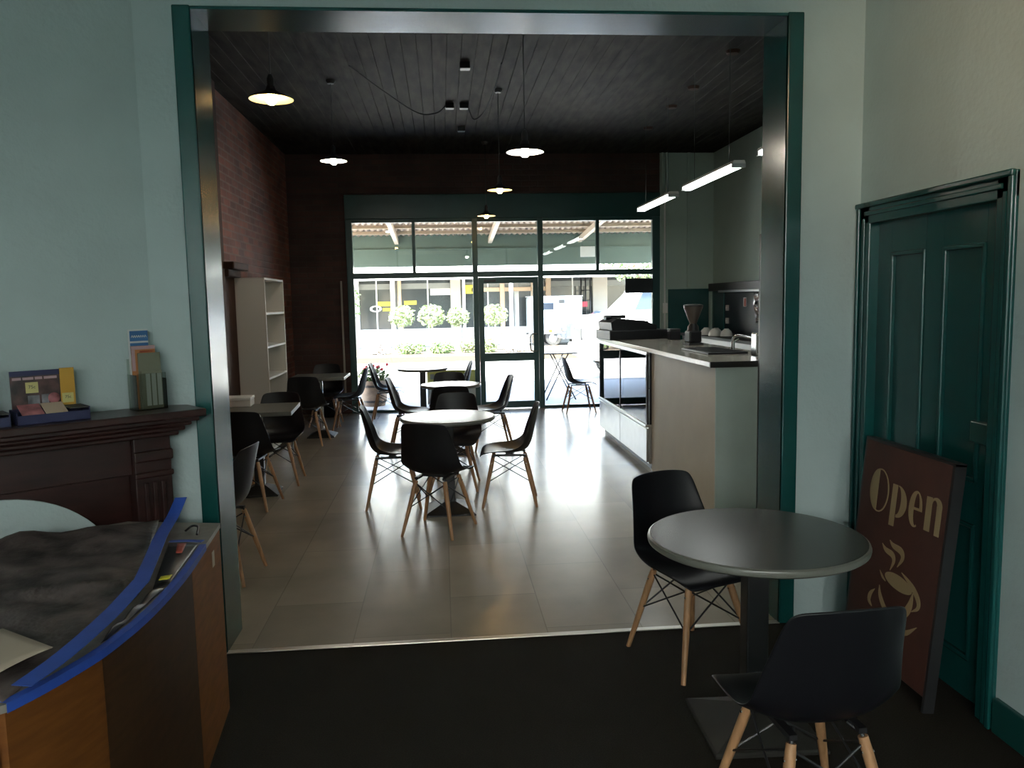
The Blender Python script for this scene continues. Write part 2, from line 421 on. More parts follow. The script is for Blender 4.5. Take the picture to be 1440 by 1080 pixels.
# moulded architrave
bm = bmesh.new()
for z0, z1, y0, y1 in ((0, DZ + .085, DY0 - .088, DY0 + .005), (0, DZ + .085, DY1 - .005, DY1 + .088)):
    box(bm, XW - .014, XW + .04, y0, y1, z0, z1, .005)
    s = y0 if y0 < DY0 else y1 - .022
    box(bm, XW - .028, XW - .013, s, s + .022, z0, z1, .005)
    ym = (y0 + y1) / 2; box(bm, XW - .020, XW - .013, ym - .012, ym + .008, z0, DZ + .02, .003)
box(bm, XW - .014, XW + .04, DY0 - .088, DY1 + .088, DZ - .005, DZ + .088, .005)
box(bm, XW - .034, XW - .013, DY0 - .092, DY1 + .092, DZ + .066, DZ + .09, .006)
box(bm, XW - .022, XW - .013, DY0 - .03, DY1 + .03, DZ + .03, DZ + .05, .004)
struct('trim_15', bm, M['teal'])

# ------------------------------------------------------------------ chair
def shell_bm():
    # profile front edge -> seat -> back top: forward, height, half width, side rise (z), side wrap (x)
    pr = [(.232, .405, .165, .000, .0), (.226, .418, .195, .004, .0), (.200, .432, .214, .010, .0), (.140, .436, .224, .018, .0), (.060, .430, .230, .030, .0), (-.020, .424, .233, .042, .004),
          (-.085, .428, .233, .058, .012), (-.135, .446, .231, .066, .028), (-.168, .484, .226, .050, .050), (-.188, .540, .220, .024, .062), (-.204, .610, .209, .010, .060), (-.219, .680, .195, .002, .052),
          (-.233, .745, .184, .0, .042), (-.243, .790, .172, -.004, .034), (-.247, .810, .158, -.008, .028), (-.249, .816, .135, -.008, .02)]
    n = 12; bm = bmesh.new(); rows = []
    for fx, z, hw, sr, sw in pr:
        row = []
        for k in range(n + 1):
            u = -1 + 2 * k / n
            a = abs(u) ** 2.4
            row.append(bm.verts.new((fx + sw * a, u * hw, z + sr * a)))
        rows.append(row)
    for a, b in zip(rows, rows[1:]):
        for k in range(n):
            f = bm.faces.new((a[k], a[k + 1], b[k + 1], b[k])); f.smooth = True
    return bm
def make_chair():
    t = thing('dining_chair', '-', 'chair')
    o = bm_obj('seat_shell', shell_bm(), M['black'], t, smooth=True)
    md = o.modifiers.new('thick', 'SOLIDIFY'); md.thickness = .009; md.offset = 0
    md = o.modifiers.new('sub', 'SUBSURF'); md.levels = 1; md.render_levels = 2
    tops = [(.125, .105), (.125, -.105), (-.12, .105), (-.12, -.105)]
    feet = [(.215, .205), (.215, -.205), (-.215, .19), (-.215, -.19)]
    zt = .405
    def at(i, z):
        k = (zt - z) / zt
        return Vector((tops[i][0] + (feet[i][0] - tops[i][0]) * k, tops[i][1] + (feet[i][1] - tops[i][1]) * k, z))
    for i in range(4):
        bm = bmesh.new()
        tube(bm, [at(i, .388), at(i, .34), at(i, .20), at(i, .0)], [.0145, .0165, .0150, .0105], 12)
        tube(bm, [at(i, .345) + Vector((0, -.019 if i % 2 == 0 else .019, 0)), at(i, .345) + Vector((0, .019 if i % 2 == 0 else -.019, 0))], .005, 8, mi=1)
        bm_obj('leg', bm, None, t, mats=[M['wood_leg'], M['chrome']], smooth=True)
    bm = bmesh.new(); r = .0042
    for a, b in ((0, 1), (1, 3), (3, 2), (2, 0)):
        tube(bm, [at(a, .372), at(b, .20)], r, 6); tube(bm, [at(b, .372), at(a, .20)], r, 6)
    for i in range(4):
        tube(bm, [at(i, .33), at(i, .395), (tops[i][0] * .7, tops[i][1] * .8, .41)], .0065, 8)
    bm_obj('wire_brace', bm, M['blackmetal'], t, smooth=True)
    bm = bmesh.new()
    prism(bm, [(-.13, -.117), (.13, -.117), (.13, -.093), (.03, -.093), (.03, .093), (.13, .093), (.13, .117), (-.13, .117), (-.13, .093), (-.03, .093), (-.03, -.093), (-.13, -.093)], .398, .414)
    bm_obj('mounting_bracket', bm, M['blackmetal'], t)
    t.scale = (.965,) * 3
    return t
CH = make_chair(); first = [True]
def chair(x, y, fx, fy, label, group='black moulded dining chairs with wooden legs', z=0):
    rz = math.atan2(fy, fx)
    if first[0]:
        first[0] = False; CH.location = (x, y, z); CH.rotation_euler = (0, 0, rz); CH['label'] = label; CH['group'] = group; return CH
    return dup(CH, (x, y, z), rz, label, group)

# ------------------------------------------------------------------ tables
def make_table(name, label, loc, R=.352, h=.725, rz=0., group='pedestal cafe tables', square=None, col='blackmetal', base='blackmetal', cw=.04, bw=.20, white=False):
    t = thing(name, label, 'table', loc, rz, group)
    th = .034
    bm = bmesh.new()
    if square:
        box(bm, -square[0] / 2, square[0] / 2, -square[1] / 2, square[1] / 2, h - th, h, .004)
        top = bm_obj('tabletop', bm, M['laminate_edge'], t)
    else:
        lathe(bm, [(0, h - th), (R - .03, h - th), (R - .012, h - th + .003), (R - .002, h - th + .010), (R, h - .014), (R - .003, h - .005), (R - .010, h - .0005)], 72)
        e = bm_obj('tabletop', bm, M['laminate_edge'], t, smooth=True)
        bm = bmesh.new(); lathe(bm, [(R - .010, h - .0005), (R - .02, h), (0, h)], 72)
        bm_obj('laminate_surface', bm, M['laminate'], e, smooth=True)
    bm = bmesh.new()
    if col == 'chrome': tube(bm, [(0, 0, .04), (0, 0, h - th)], .026, 20)
    else: box(bm, -cw, cw, -cw, cw, .05, h - th, .006)
    box(bm, -.16, .16, -.03, .03, h - th - .012, h - th - .0005, .002); box(bm, -.03, .03, -.16, .16, h - th - .012, h - th - .0005, .002)
    bm_obj('column', bm, M[col], t, smooth=col == 'chrome')
    bm = bmesh.new()
    a = [(-bw, -bw), (bw, -bw), (bw, bw), (-bw, bw)]
    lv = [(0, 1.), (.010, 1.), (.016, .97), (.075, cw * 1.15 / bw)]
    rings = [[bm.verts.new((p[0] * k, p[1] * k, z)) for p in a] for z, k in lv]
    bm.faces.new(rings[0]); bm.faces.new(rings[-1])
    for r0, r1 in zip(rings, rings[1:]):
        for k in range(4): bm.faces.new((r0[k], r0[(k + 1) % 4], r1[(k + 1) % 4], r1[k]))
    bm_obj('pedestal_base', bm, M[base], t)
    return t

make_table('cafe_table', 'large round grey table nearest the camera beside the Open board', (1.10, 2.70, 0), .384, rz=-.04, base='base_grey')
make_table('cafe_table', 'round table in the middle of the tiled floor, second from the camera', (.02, 5.95, 0), .358, bw=.19)
make_table('cafe_table', 'small round white-lit table directly behind the middle floor table', (.07, 8.3, 0), .318, rz=.05)
make_table('cafe_table', 'round table against the shop window left of the glass street door', (-.28, 10.55, 0), .335, h=.715, rz=.0)
make_table('cafe_table', 'round table by the right window, mostly hidden behind the display case', (2.42, 11.05, 0), .33, h=.72)
make_table('square_table', 'square-topped table on a chrome column beyond the white bookcase', (-1.475, 9.62, 0), h=.73, bw=.16, square=(.64, .62), col='chrome', base='base_grey')
make_table('square_table', 'square-topped dark table by the left jamb with a white box on it', (-1.57, 6.76, 0), h=.725, square=(.64, .62), base='base_grey', rz=.06, bw=.16)

# ------------------------------------------------------------------ chairs in place
chair(1.005, 2.09, -.06, 1, 'nearest black chair with its back to the camera, in front of the round grey table')
chair(1.05, 3.30, .36, -.93, 'black chair on the carpet behind the round grey table, at the tiled edge')
chair(-.42, 6.20, 1, .05, 'black chair left of the middle round table, seen in profile facing right')
chair(.495, 6.13, -1, .10, 'black chair right of the middle round table, seen in profile facing left')
chair(-.065, 5.42, .38, .92, 'black chair in front of the middle round table with its back to us')
chair(.08, 6.72, -.12, -1, 'black chair tucked under the far side of the middle round table')
chair(-.38, 8.50, 1, -.05, 'black chair at the left of the small white-lit table, facing right')
chair(.50, 8.45, -1, -.08, 'black chair at the right of the small white-lit table, facing left')
chair(.06, 7.72, 0, 1, 'black chair on the near side of the small white-lit table, back to us')
chair(.06, 8.82, 0, -1, 'black chair beyond the small white-lit table, only its back top showing')
chair(-.76, 10.70, 1, -.02, 'black chair left of the window table, beside the flower barrel outside')
chair(.15, 10.62, -1, -.05, 'pale-lit chair right of the window table, a sliver of its back showing')
chair(1.88, 10.98, 1, .02, 'lone black chair at the right window between street door and display case')
chair(-1.55, 9.14, .05, 1, 'black chair on the near side of the chrome-column square table by the bookcase')
chair(-1.55, 10.53, -.0, -1, 'black chair on the window side of the chrome-column square table')
chair(-1.18, 10.04, -1, .02, 'black chair at the right of the chrome-column square table, facing the brick wall')
chair(-1.55, 6.32, .06, 1, 'black chair just past the left jamb, back to us at the box table')
chair(-1.49, 7.17, .0, -1, 'black chair on the far side of the box table by the left jamb')
chair(-1.34, 4.66, -1, .12, 'black chair half hidden by the left jamb, nearest on the tiled floor')

# ------------------------------------------------------------------ white box, bookcase, bin
t = thing('storage_box', 'white lidded box lying on the dark square table by the left jamb', 'box', (-1.75, 6.96, .7255), .06)
bm_obj('box_body', B((-.12, .10, -.10, .10, 0, .055, .004)), M['white'], t)
bm_obj('box_lid', B((-.124, .104, -.104, .104, .055, .078, .004)), M['white_bright'], t)
t = thing('bookcase', 'tall white empty bookcase with four open shelves against the brick wall', 'bookcase', (XL + .002, 8.45, 0))
W, D, HH = .98, .30, 1.865
bm_obj('side_panel', B((0, D, 0, .022, 0, HH, .002)), M['white'], t)
bm_obj('side_panel', B((0, D, W - .022, W, 0, HH, .002)), M['white'], t)
bm_obj('top_panel', B((0, D, .022, W - .022, HH - .022, HH, .002)), M['white'], t)
bm_obj('back_panel', B((0, .01, .022, W - .022, .0, HH - .022)), M['white'], t)
for z in (.05, .53, .80, 1.13, 1.48): bm_obj('shelf', B((.01, D, .022, W - .022, z, z + .022, .002)), M['white_bright'], t)
bm_obj('lower_door', B((D - .02, D - .001, .024, W - .024, .075, .528, .002)), M['white'], t)
bm = bmesh.new(); lathe(bm, [(0, 0), (.10, 0), (.115, .02), (.125, .2), (.13, .21), (.12, .215), (.10, .20), (0, .19)], 24)
tag(bm_obj('waste_bin', bm, M['black'], smooth=True), 'low black round bin on the floor by the left end of the shop window', 'bin').location = (-1.62, 11.28, 0)

# ------------------------------------------------------------------ pendant lamps
def pendant(x, y, z, R, white, label):
    t = thing('pendant_lamp', label, 'lamp', (x, y, z), 0, 'pendant lamps over the cafe floor')
    bm = bmesh.new()
    lathe(bm, [(R, 0), (R * 1.0, .004), (R * .75, .022), (R * .42, .040), (.030, .055), (.026, .075), (0, .075)], 40)
    sh = bm_obj('shade', bm, M['black'], t, smooth=True)
    bm = bmesh.new(); lathe(bm, [(R * .995, .0005), (R * .74, .018), (R * .40, .035), (.028, .050), (.026, .07), (0, .07)], 40)
    bm_obj('shade_lining', bm, M['shade_in'], sh, smooth=True)
    bm = bmesh.new(); lathe(bm, [(0, -.032), (.018, -.028), (.030, -.012), (.030, .005), (.018, .035), (.012, .06), (0, .06)], 20)
    bm_obj('bulb', bm, M['bulb_white' if white else 'bulb_warm'], t, smooth=True)
    bm = bmesh.new(); lathe(bm, [(0, .07), (.02, .072), (.022, .12), (.012, .145), (0, .15)], 16)
    bm_obj('lamp_holder', bm, M['blackmetal'], t, smooth=True)
    bm = bmesh.new(); tube(bm, [(0, 0, .14), (0, 0, ZC - z - .001)], .004, 6)
    bm_obj('cord', bm, M['blackmetal'], t)
    bm = bmesh.new(); lathe(bm, [(0, ZC - z - .035), (.03, ZC - z - .033), (.045, ZC - z - .01), (.045, ZC - z + .001), (0, ZC - z + .001)], 20)
    bm_obj('ceiling_rose', bm, M['blackmetal'], t, smooth=True)
pendant(-.98, 5.0, 2.80, .130, False, 'yellow-glowing pendant lamp at upper left, nearest the opening')
pendant(-.98, 7.8, 2.92, .125, True, 'white-glowing pendant lamp on the left, second in line along the brick wall')
pendant(.58, 5.4, 2.56, .125, True, 'brightest white pendant lamp, hanging at the front of the middle row')
pendant(.61, 8.1, 2.68, .125, False, 'warm pendant lamp in the middle row, second from the opening')
pendant(.62, 10.7, 2.70, .12, False, 'small warm pendant lamp hanging closest to the street door')

# unused ceiling hooks and the loose cable
for k, (x, y, lab) in enumerate(((.26, 7.23, 'small black ceiling junction, nearest to the opening'), (.14, 8.67, 'small black ceiling junction, left one of a close pair'), (.29, 8.67, 'small black ceiling junction, right one of a close pair'), (.29, 9.8, 'small black ceiling junction, farthest towards the street'))):
    bm = B((-.045, .045, -.045, .045, -.055, .0, .008)); bm2 = None
    o = bm_obj('ceiling_junction_box', bm, M['blackmetal']); o.location = (x, y, ZC - .001); tag(o, lab, 'junction box', 'black junction boxes on the board ceiling')
bm = bmesh.new()
tube(bm, spline([(-.75, 7.3, ZC - .01), (-.5, 8.0, ZC - .05), (-.2, 8.7, ZC - .09), (.0, 8.75, ZC - .08), (.10, 8.68, ZC - .02)], 8), .006, 6)
tag(bm_obj('ceiling_cable', bm, M['bench'], smooth=True), 'thin black cable sagging across the left of the ceiling to the paired junctions', 'cable')
bm = bmesh.new()
tube(bm, spline([(.33, 8.67, ZC - .03), (.40, 8.85, ZC - .12), (.50, 8.6, ZC - .10), (.56, 7.8, ZC - .06), (.58, 7.2, ZC - .01)], 8), .006, 6)
tag(bm_obj('ceiling_cable', bm, M['bench'], smooth=True), 'thin black cable looping right from the paired ceiling junctions', 'cable')
for k, (x, y) in enumerate(((2.53, 6.83), (2.55, 7.97), (2.56, 8.75), (2.58, 9.83))):
    bm = bmesh.new(); lathe(bm, [(0, -.03), (.05, -.028), (.06, -.01), (.06, 0), (0, 0)], 20)
    o = bm_obj('ceiling_fitting', bm, M['brownwood'], smooth=True); o.location = (x, y, ZC - .001)
    tag(o, ('nearest', 'second', 'third', 'farthest')[k] + ' of four small round ceiling fittings in a row above the bar', 'ceiling fitting', 'ceiling fittings above the bar')

# ------------------------------------------------------------------ fluorescent battens above the counter
def batten(name, x, y0, y1, z, label, tube_m, ztop, group):
    t = thing(name, label, 'lamp', (x, (y0 + y1) / 2, z), 0, group)
    L = (y1 - y0) / 2
    bm = bmesh.new(); prism(bm, [(-.055, .045), (.055, .045), (.045, .07), (-.045, .07)], -L - .03, L + .03, 'y')
    bm_obj('housing', bm, M['white_bright'], t)
    bm = bmesh.new(); prism(bm, [(-.052, .045), (-.048, .025), (-.03, .014), (.03, .014), (.048, .025), (.052, .045)], -L, L, 'y')
    bm_obj('diffuser', bm, tube_m, t)
    for s in (-1, 1):
        bm_obj('end_cap', B((-.056, .056, s * (L + .014) - .014, s * (L + .014) + .014, .012, .047, .004)), M['steel'], t)
        bm = bmesh.new(); tube(bm, [(0, s * L * .7, .068), (0, s * L * .7, ztop - z)], .003, 6); bm_obj('hanging_cord', bm, M['blackmetal'], t)
batten('fluorescent_lamp', 2.42, 6.40, 7.72, 2.60, 'long white fluorescent batten over the counter, the larger one in view', M['tube'], ZC, 'fluorescent lamps over the bar')
batten('fluorescent_lamp', 2.42, 8.22, 9.52, 2.60, 'far fluorescent batten over the counter, towards the street window', M['tube'], ZC, 'fluorescent lamps over the bar')
batten('fluorescent_lamp', 2.42, 4.55, 5.85, 2.60, 'fluorescent batten whose tip shows beside the right jamb', M['tube'], ZC, 'fluorescent lamps over the bar')

# ------------------------------------------------------------------ bar counter
CX, CY0, CY1 = 1.88, 5.36, 9.25
t = thing('bar_counter', 'long bar counter with cream side, pale blue end and stone top', 'counter', (0, 0, 0))
bm_obj('side_panel', B((CX, CX + .03, CY0, 7.05, 0, 1.09)), M['cream'], t)
bm_obj('end_panel', B((CX, 2.50, CY0 - .016, CY0 - .0005, 0, 1.09)), M['aqua'], t)
bm_obj('carcass', B((CX + .031, 2.48, CY0, CY1, .0, 1.085), ), M['cream'], t) if False else None
bm_obj('carcass', B((2.30, 2.48, CY0, CY1, 0, 1.085), (CX + .031, 2.30, CY0, 7.02, 0, 1.085)), M['white'], t)
tp = bm_obj('counter_top', B((CX - .055, 2.54, CY0 - .04, CY1 + .05, 1.095, 1.132, .003)), M['stone'], t)
bm_obj('end_edge', B((CX - .052, 2.54, CY0 - .052, CY0 - .041, 1.092, 1.134, .002)), M['blackmetal'], t)
# chilled display case under the far part of the counter top
t = thing('display_case', 'glass-fronted chilled display case under the far end of the bar', 'display case', (0, 0, 0))
dx0, dx1, dy0, dy1 = CX - .045, 2.28, 7.06, 9.26
bm_obj('base_cabinet', B((dx0 + .02, dx1, dy0, dy1, .06, .40, .004)), M['steel'], t)
bm_obj('plinth', B((dx0 + .06, dx1, dy0 + .02, dy1 - .02, 0, .06)), M['blackmetal'], t)
for a, b in ((dy0 + .01, (dy0 + dy1) / 2 - .006), ((dy0 + dy1) / 2 + .006, dy1 - .01)):
    bm_obj('lower_panel', B((dx0, dx0 + .019, a, b, .075, .385, .004)), M['steel'], t)
bm_obj('ledge', B((dx0 - .012, dx1, dy0, dy1, .401, .425, .004)), M['steel'], t)
bm_obj('end_panel', B((dx0 + .03, dx1, dy0 + .001, dy0 + .016, .425, 1.085)), M['blackmetal'], t)
for y in (dy0 + .008, (dy0 + dy1) / 2, dy1 - .02):
    bm_obj('corner_post', B((dx0, dx0 + .022, y - .008, y + .014, .426, 1.075, .003)), M['blackmetal'], t)
bm_obj('top_rail', B((dx0, dx0 + .03, dy0, dy1, 1.06, 1.09, .003)), M['steel'], t)
for a, b in ((dy0 + .024, (dy0 + dy1) / 2 - .009), ((dy0 + dy1) / 2 + .015, dy1 - .03)):
    bm_obj('pane', B((dx0 + .006, dx0 + .012, a, b, .427, 1.058)), M['glass_case'], t)
bm_obj('pane', B((dx0 + .03, dx1 - .02, dy1 - .012, dy1 - .006, .427, 1.058)), M['glass_case'], t)
bm_obj('shelf', B((dx0 + .10, dx1 - .03, dy0 + .03, dy1 - .03, .72, .728)), M['glass_case'], t)
bm_obj('back_wall', B((dx1 - .012, dx1 - .001, dy0 + .02, dy1 - .02, .43, 1.08)), M['white_bright'], t)
# cash register / till
t = thing('cash_register', 'bulky black cash register at the far end of the bar top', 'cash register', (2.05, 8.72, 1.1325), .12)
bm_obj('cash_drawer', B((-.30, .28, -.28, .22, 0, .105, .01)), M['black'], t)
bm = bmesh.new(); prism(bm, [(-.27, .106), (.24, .106), (.24, .15), (.10, .205), (-.22, .225), (-.28, .19)], -.26, .19, 'y')
bm_obj('register_body', bm, M['black'], t)
bm = bmesh.new()
for r in range(4):
    for c in range(7): box(bm, -.19 + c * .055, -.15 + c * .055, -.20 + r * .07, -.15 + r * .07, .205 - c * .005 + .012, .232 - c * .006, .003)
bm_obj('keypad', bm, M['blackmetal'], t)
bm_obj('display_hood', B((-.22, .02, .10, .185, .222, .262, .006)), M['blackmetal'], t)
bm_obj('receipt_printer', B((.245, .42, -.20, .12, 0, .10, .02)), M['black'], t)
bm_obj('rear_screen', B((-.27, -.20, -.06, .02, .215, .25, .004)), M['screen'], t)
# card terminal, jug-like black box, grinder
t = thing('coffee_grinder', 'coffee grinder with a flared bean hopper standing on the bar', 'coffee grinder', (2.36, 7.35, 1.1325))
bm_obj('body', B((-.06, .06, -.08, .08, .02, .13, .015)), M['black'], t)
bm = bmesh.new(); lathe(bm, [(0, .13), (.055, .13), (.05, .17), (.03, .20), (0, .20)], 24); bm_obj('collar', bm, M['black'], t, smooth=True)
bm = bmesh.new(); lathe(bm, [(.030, .195), (.04, .22), (.088, .345), (.09, .36), (.085, .36), (.082, .345), (.035, .22), (.026, .195)], 28); bm_obj('hopper', bm, M['hopper'], t, smooth=True)
bm = bmesh.new(); lathe(bm, [(0, .358), (.092, .358), (.092, .372), (.06, .38), (0, .382)], 28); bm_obj('hopper_lid', bm, M['blackmetal'], t, smooth=True)
bm_obj('base', B((-.07, .07, -.10, .10, 0, .02, .004)), M['blackmetal'], t)
t = thing('canister', 'small black square canister standing between register and grinder', 'canister', (2.44, 8.25, 1.1325))
bm_obj('canister_body', B((-.055, .055, -.055, .055, 0, .10, .008)), M['black'], t)
bm_obj('canister_lid', B((-.058, .058, -.058, .058, .10, .118, .006)), M['blackmetal'], t)
# sink inset on the counter with tap
t = thing('drip_tray', 'black drip tray with steel grate lying on the near bar top', 'tray', (2.14, 6.32, 1.1325))
bm_obj('tray', B((-.10, .22, -.34, .36, 0, .016, .004)), M['black'], t)
bm = bmesh.new()
for k in range(12): box(bm, -.06, .18, -.29 + k * .052, -.275 + k * .052, .016, .020)
bm_obj('grate', bm, M['blackmetal'], t)
bm = bmesh.new()
tube(bm, [(-.02, 0, 0), (-.02, 0, .07)], .016, 12); tube(bm, spline([(-.02, 0, .06), (-.02, -.03, .11), (.02, -.08, .12), (.10, -.12, .10)], 6), .010, 10); tube(bm, [(-.02, 0, .065), (.05, .06, .085)], .007, 8)
o = bm_obj('tap', bm, M['chrome'], smooth=True); o.location = (2.33, 6.46 + .10, 1.1325 + .0); tag(o, 'small chrome tap standing on the bar top behind the drip tray', 'tap')
o.location = (2.45, 6.50, 1.1325)
# steel-framed dispenser
t = thing('serviette_dispenser', 'chrome-framed dispenser with black face at the near right bar end', 'dispenser', (2.385, 5.80, 1.1325))
bm_obj('frame', B((-.055, .055, -.05, -.035, 0, .17, .004), (-.055, -.045, -.05, .05, 0, .17, .003), (.045, .055, -.05, .05, 0, .17, .003), (-.055, .055, -.05, .05, .158, .17, .003), (-.055, .055, -.05, .05, 0, .012, .003)), M['chrome'], t)
bm_obj('face', B((-.044, .044, -.056, -.051, .018, .152, .002)), M['black'], t)
# back bench with crockery
t = thing('back_bench', 'dark back bench along the right wall behind the bar', 'bench', (0, 0, 0))
bm_obj('cabinet', B((3.42, 3.98, 5.6, 11.15, 0, 1.04, .004)), M['blackmetal'], t)
bm_obj('bench_top', B((3.38, 3.965, 5.55, 11.2, 1.041, 1.075, .003)), M['bench'], t)
for k, (x, y, z, lab) in enumerate(((3.50, 10.35, 1.0755, 'white upturned cup at the left of the back bench row'), (3.58, 10.18, 1.0755, 'white upturned bowl second along the back bench'), (3.50, 10.02, 1.0755, 'white upturned bowl third along the back bench, beside the pale strip'), (3.60, 9.86, 1.0755, 'white upturned cup at the right of the back bench row'))):
    bm = bmesh.new(); lathe(bm, [(.078, 0), (.075, .03), (.06, .065), (.035, .085), (.03, .09), (.03, .096), (.0, .096)], 24)
    tag(bm_obj('bowl', bm, M['porcelain'], smooth=True), lab, 'bowl', 'white crockery on the back bench').location = (x, y, z)
t = thing('hanging_bag', 'crumpled shiny foil bag hanging on the black splash panel', 'bag', (XR - .06, 9.62, 1.25))
bm = bmesh.new()
g = [[bm.verts.new((.03 * sin(9 * u + 3 * v) - .02, -.09 + .18 * u + .015 * sin(14 * v), .36 * v + .01 * sin(20 * u))) for u in [i / 10 for i in range(11)]] for v in [i / 14 for i in range(15)]]
for a, b in zip(g, g[1:]):
    for k in range(10): bm.faces.new((a[k], a[k + 1], b[k + 1], b[k])).smooth = True
o = bm_obj('foil_bag', bm, M['foil'], t, smooth=True); md = o.modifiers.new('s', 'SOLIDIFY'); md.thickness = .006
bm_obj('hook', B((.0, .055, -.008, .008, .35, .366, .002)), M['chrome'], t)
t = thing('wall_notice', 'small white and red notice on the black panel behind the bar', 'notice', (XR - .0215, 10.22, 1.50))
bm_obj('card', B((-.004, 0, -.05, .05, -.06, .06)), M['white_card'], t); bm_obj('red_print', B((-.006, -.0041, -.05, .02, -.055, .05)), M['redprint'], t)
for z, lab in ((1.42, 'upper pale power outlet on the black panel behind the bar'), (1.24, 'lower pale power outlet on the black panel, above the bench')):
    t = thing('power_outlet', lab, 'outlet', (XR - .021, 10.86, z), 0, 'power outlets behind the bar')
    bm_obj('plate', B((-.012, 0, -.05, .05, -.04, .04, .004)), M['outlet'], t)
    bm_obj('switch', B((-.018, -.0122, .008, .03, -.015, .015, .002)), M['white_bright'], t)
# upright panel (fridge) at jamb
t = thing('upright_fridge', 'tall pale fridge with black door edge beyond the right jamb', 'fridge', (0, 0, 0))
bm_obj('cabinet', B((2.10, 2.72, 4.62, 5.10, .02, 1.98, .006)), M['white'], t)
bm_obj('door_edge', B((2.078, 2.099, 4.70, 5.10, .02, 1.98, .003)), M['blackmetal'], t)
bm_obj('kick_plate', B((2.12, 2.70, 4.64, 5.08, 0, .02)), M['blackmetal'], t)
# conduit and monitor
t = thing('monitor', 'small flat black screen hung at the right end of the window', 'monitor', (2.86, YF - .12, 1.76))
bm_obj('screen', B((-.205, .205, -.02, .015, -.105, .105, .006)), M['screen'], t)
bm_obj('bracket', B((.16, .20, .015, .11, -.03, .03, .003), (.14, .22, .08, .119, -.06, .06, .003)), M['blackmetal'], t)
t = thing('conduit', 'white cable conduit with switch on the wall right of the window', 'conduit', (3.265, YF - .021, .9))
bm = bmesh.new(); tube(bm, [(0, -.02, 0), (0, -.02, 2.2)], .012, 10); bm_obj('pipe', bm, M['white_bright'], t, smooth=True)
bm_obj('switch_box', B((-.035, .035, -.06, -.008, .45, .60, .006)), M['white_bright'], t)

# ------------------------------------------------------------------ fireplace with mantel in the corner
ang = math.atan2(dS.y, dS.x)
t = thing('fireplace', 'dark mahogany corner fireplace surround with mantel shelf and pale arched opening', 'fireplace', (C0.x, C0.y, 0), ang)
# local x = along dS, local y = into the room is -? compute sign
ny = 1 if Vector((-sin(ang), cos(ang))).dot(dN) > 0 else -1
def FB(s0, s1, n0, n1, z0, z1, b=.004): 
    a, c = sorted((ny * n0, ny * n1)); return (s0, s1, a, c, z0, z1, b)
bm_obj('mantel_shelf', B(FB(-.105, 1.42, .001, .275, 1.118, 1.150, .006), FB(-.085, 1.40, .001, .245, 1.098, 1.118, .005)), M['mahog'], t)
bm_obj('bed_moulding', B(FB(-.065, 1.38, .001, .215, 1.078, 1.098, .008), FB(-.045, 1.36, .001, .19, 1.055, 1.078, .008), FB(-.025, 1.34, .001, .165, 1.035, 1.055, .006)), M['mahog'], t)
bm_obj('frieze', B(FB(.15, 1.17, .001, .085, .875, 1.035, .003)), M['mahog'], t)
for s in (.0, 1.17):
    p = bm_obj('pilaster', B(FB(s, s + .15, .001, .12, 0, 1.035, .004)), M['mahog'], t)
    bm = bmesh.new()
    for q in (.03, .065, .10): box(bm, *FB(s + q, s + q + .02, .12, .131, .2, .84, .004)[:6], bevel=.004)
    box(bm, *FB(s - .005, s + .155, .1201, .138, .93, .975, .006)[:6], bevel=.006); box(bm, *FB(s - .005, s + .155, .1201, .135, .86, .885, .006)[:6], bevel=.006)
    bm_obj('fluting', bm, M['mahog'], p)
# inner panel with arched cut: pale arched infill in front of dark panel
bm_obj('inner_panel', B(FB(.15, 1.17, .001, .04, 0, .875, .002)), M['mahog'], t)
arch = [(.19, 0), (1.13, 0)] + [(.66 + .47 * cos(a * pi / 32), .38 + .47 * sin(a * pi / 32)) for a in range(33)]
bm = bmesh.new(); y0, y1 = sorted((ny * .0401, ny * .058)); prism(bm, arch, y0, y1, 'y')
bm_obj('arched_cover', bm, M['wall'], t)

# leaflet rack, boxes on the mantel -------------------------------------------------
def onmantel(s, n): x, y = LS(s, n); return (x, y, 1.1505)
# local frame for objects on the mantel: +x to the viewer's right along the shelf, -y toward the viewer
rzm = math.atan2(-dS.y, -dS.x)
t = thing('leaflet_holder', 'clear acrylic leaflet holder standing at the right end of the mantel', 'leaflet holder', onmantel(.070, .105), rzm + .10)
bm_obj('back_plate', B((-.062, .062, .045, .049, .0, .215)), M['acrylic'], t)
bm_obj('front_plate', B((-.055, .062, -.034, -.030, .0, .155)), M['acrylic'], t)
bm_obj('side_plate', B((-.064, -.060, -.034, .049, 0, .15)), M['acrylic'], t); bm_obj('side_plate', B((.060, .064, -.034, .049, 0, .13)), M['acrylic'], t)
bm_obj('floor_plate', B((-.062, .062, -.034, .049, .0, .004)), M['acrylic'], t)
hx, hy, hz = onmantel(.070, .105)
def leaflet(name, dx, dy, w, h, m, label, z=.0045):
    v = Vector((dx, dy, 0)); v.rotate(Matrix.Rotation(rzm + .10, 3, 'Z'))
    q = thing(name, label, 'leaflet', (hx + v.x, hy + v.y, hz + z), rzm + .10, 'leaflets on the mantel')
    bm_obj('card', B((-w / 2, w / 2, -.003, .003, 0, h, .001)), m, q)
    return q
q = leaflet('leaflet', -.014, .034, .084, .335, M['white_card'], 'tall blue leaflet at the back of the clear holder')
bm_obj('blue_panel', B((-.036, .040, -.0042, -.0031, .285, .328)), M['blue_card'], q); bm_obj('blue_panel', B((-.036, .040, -.0042, -.0031, .232, .277)), M['blue_card'], q)
bm = bmesh.new()
tube(bm, spline([(-.030 + .0045 * k, -.0048, .300 + (.009 if k % 2 else 0) * (1 if k < 14 else .6)) for k in range(15)], 3), .0016, 5)
bm_obj('script_lettering', bm, M['white_card'], q)
bm = bmesh.new()
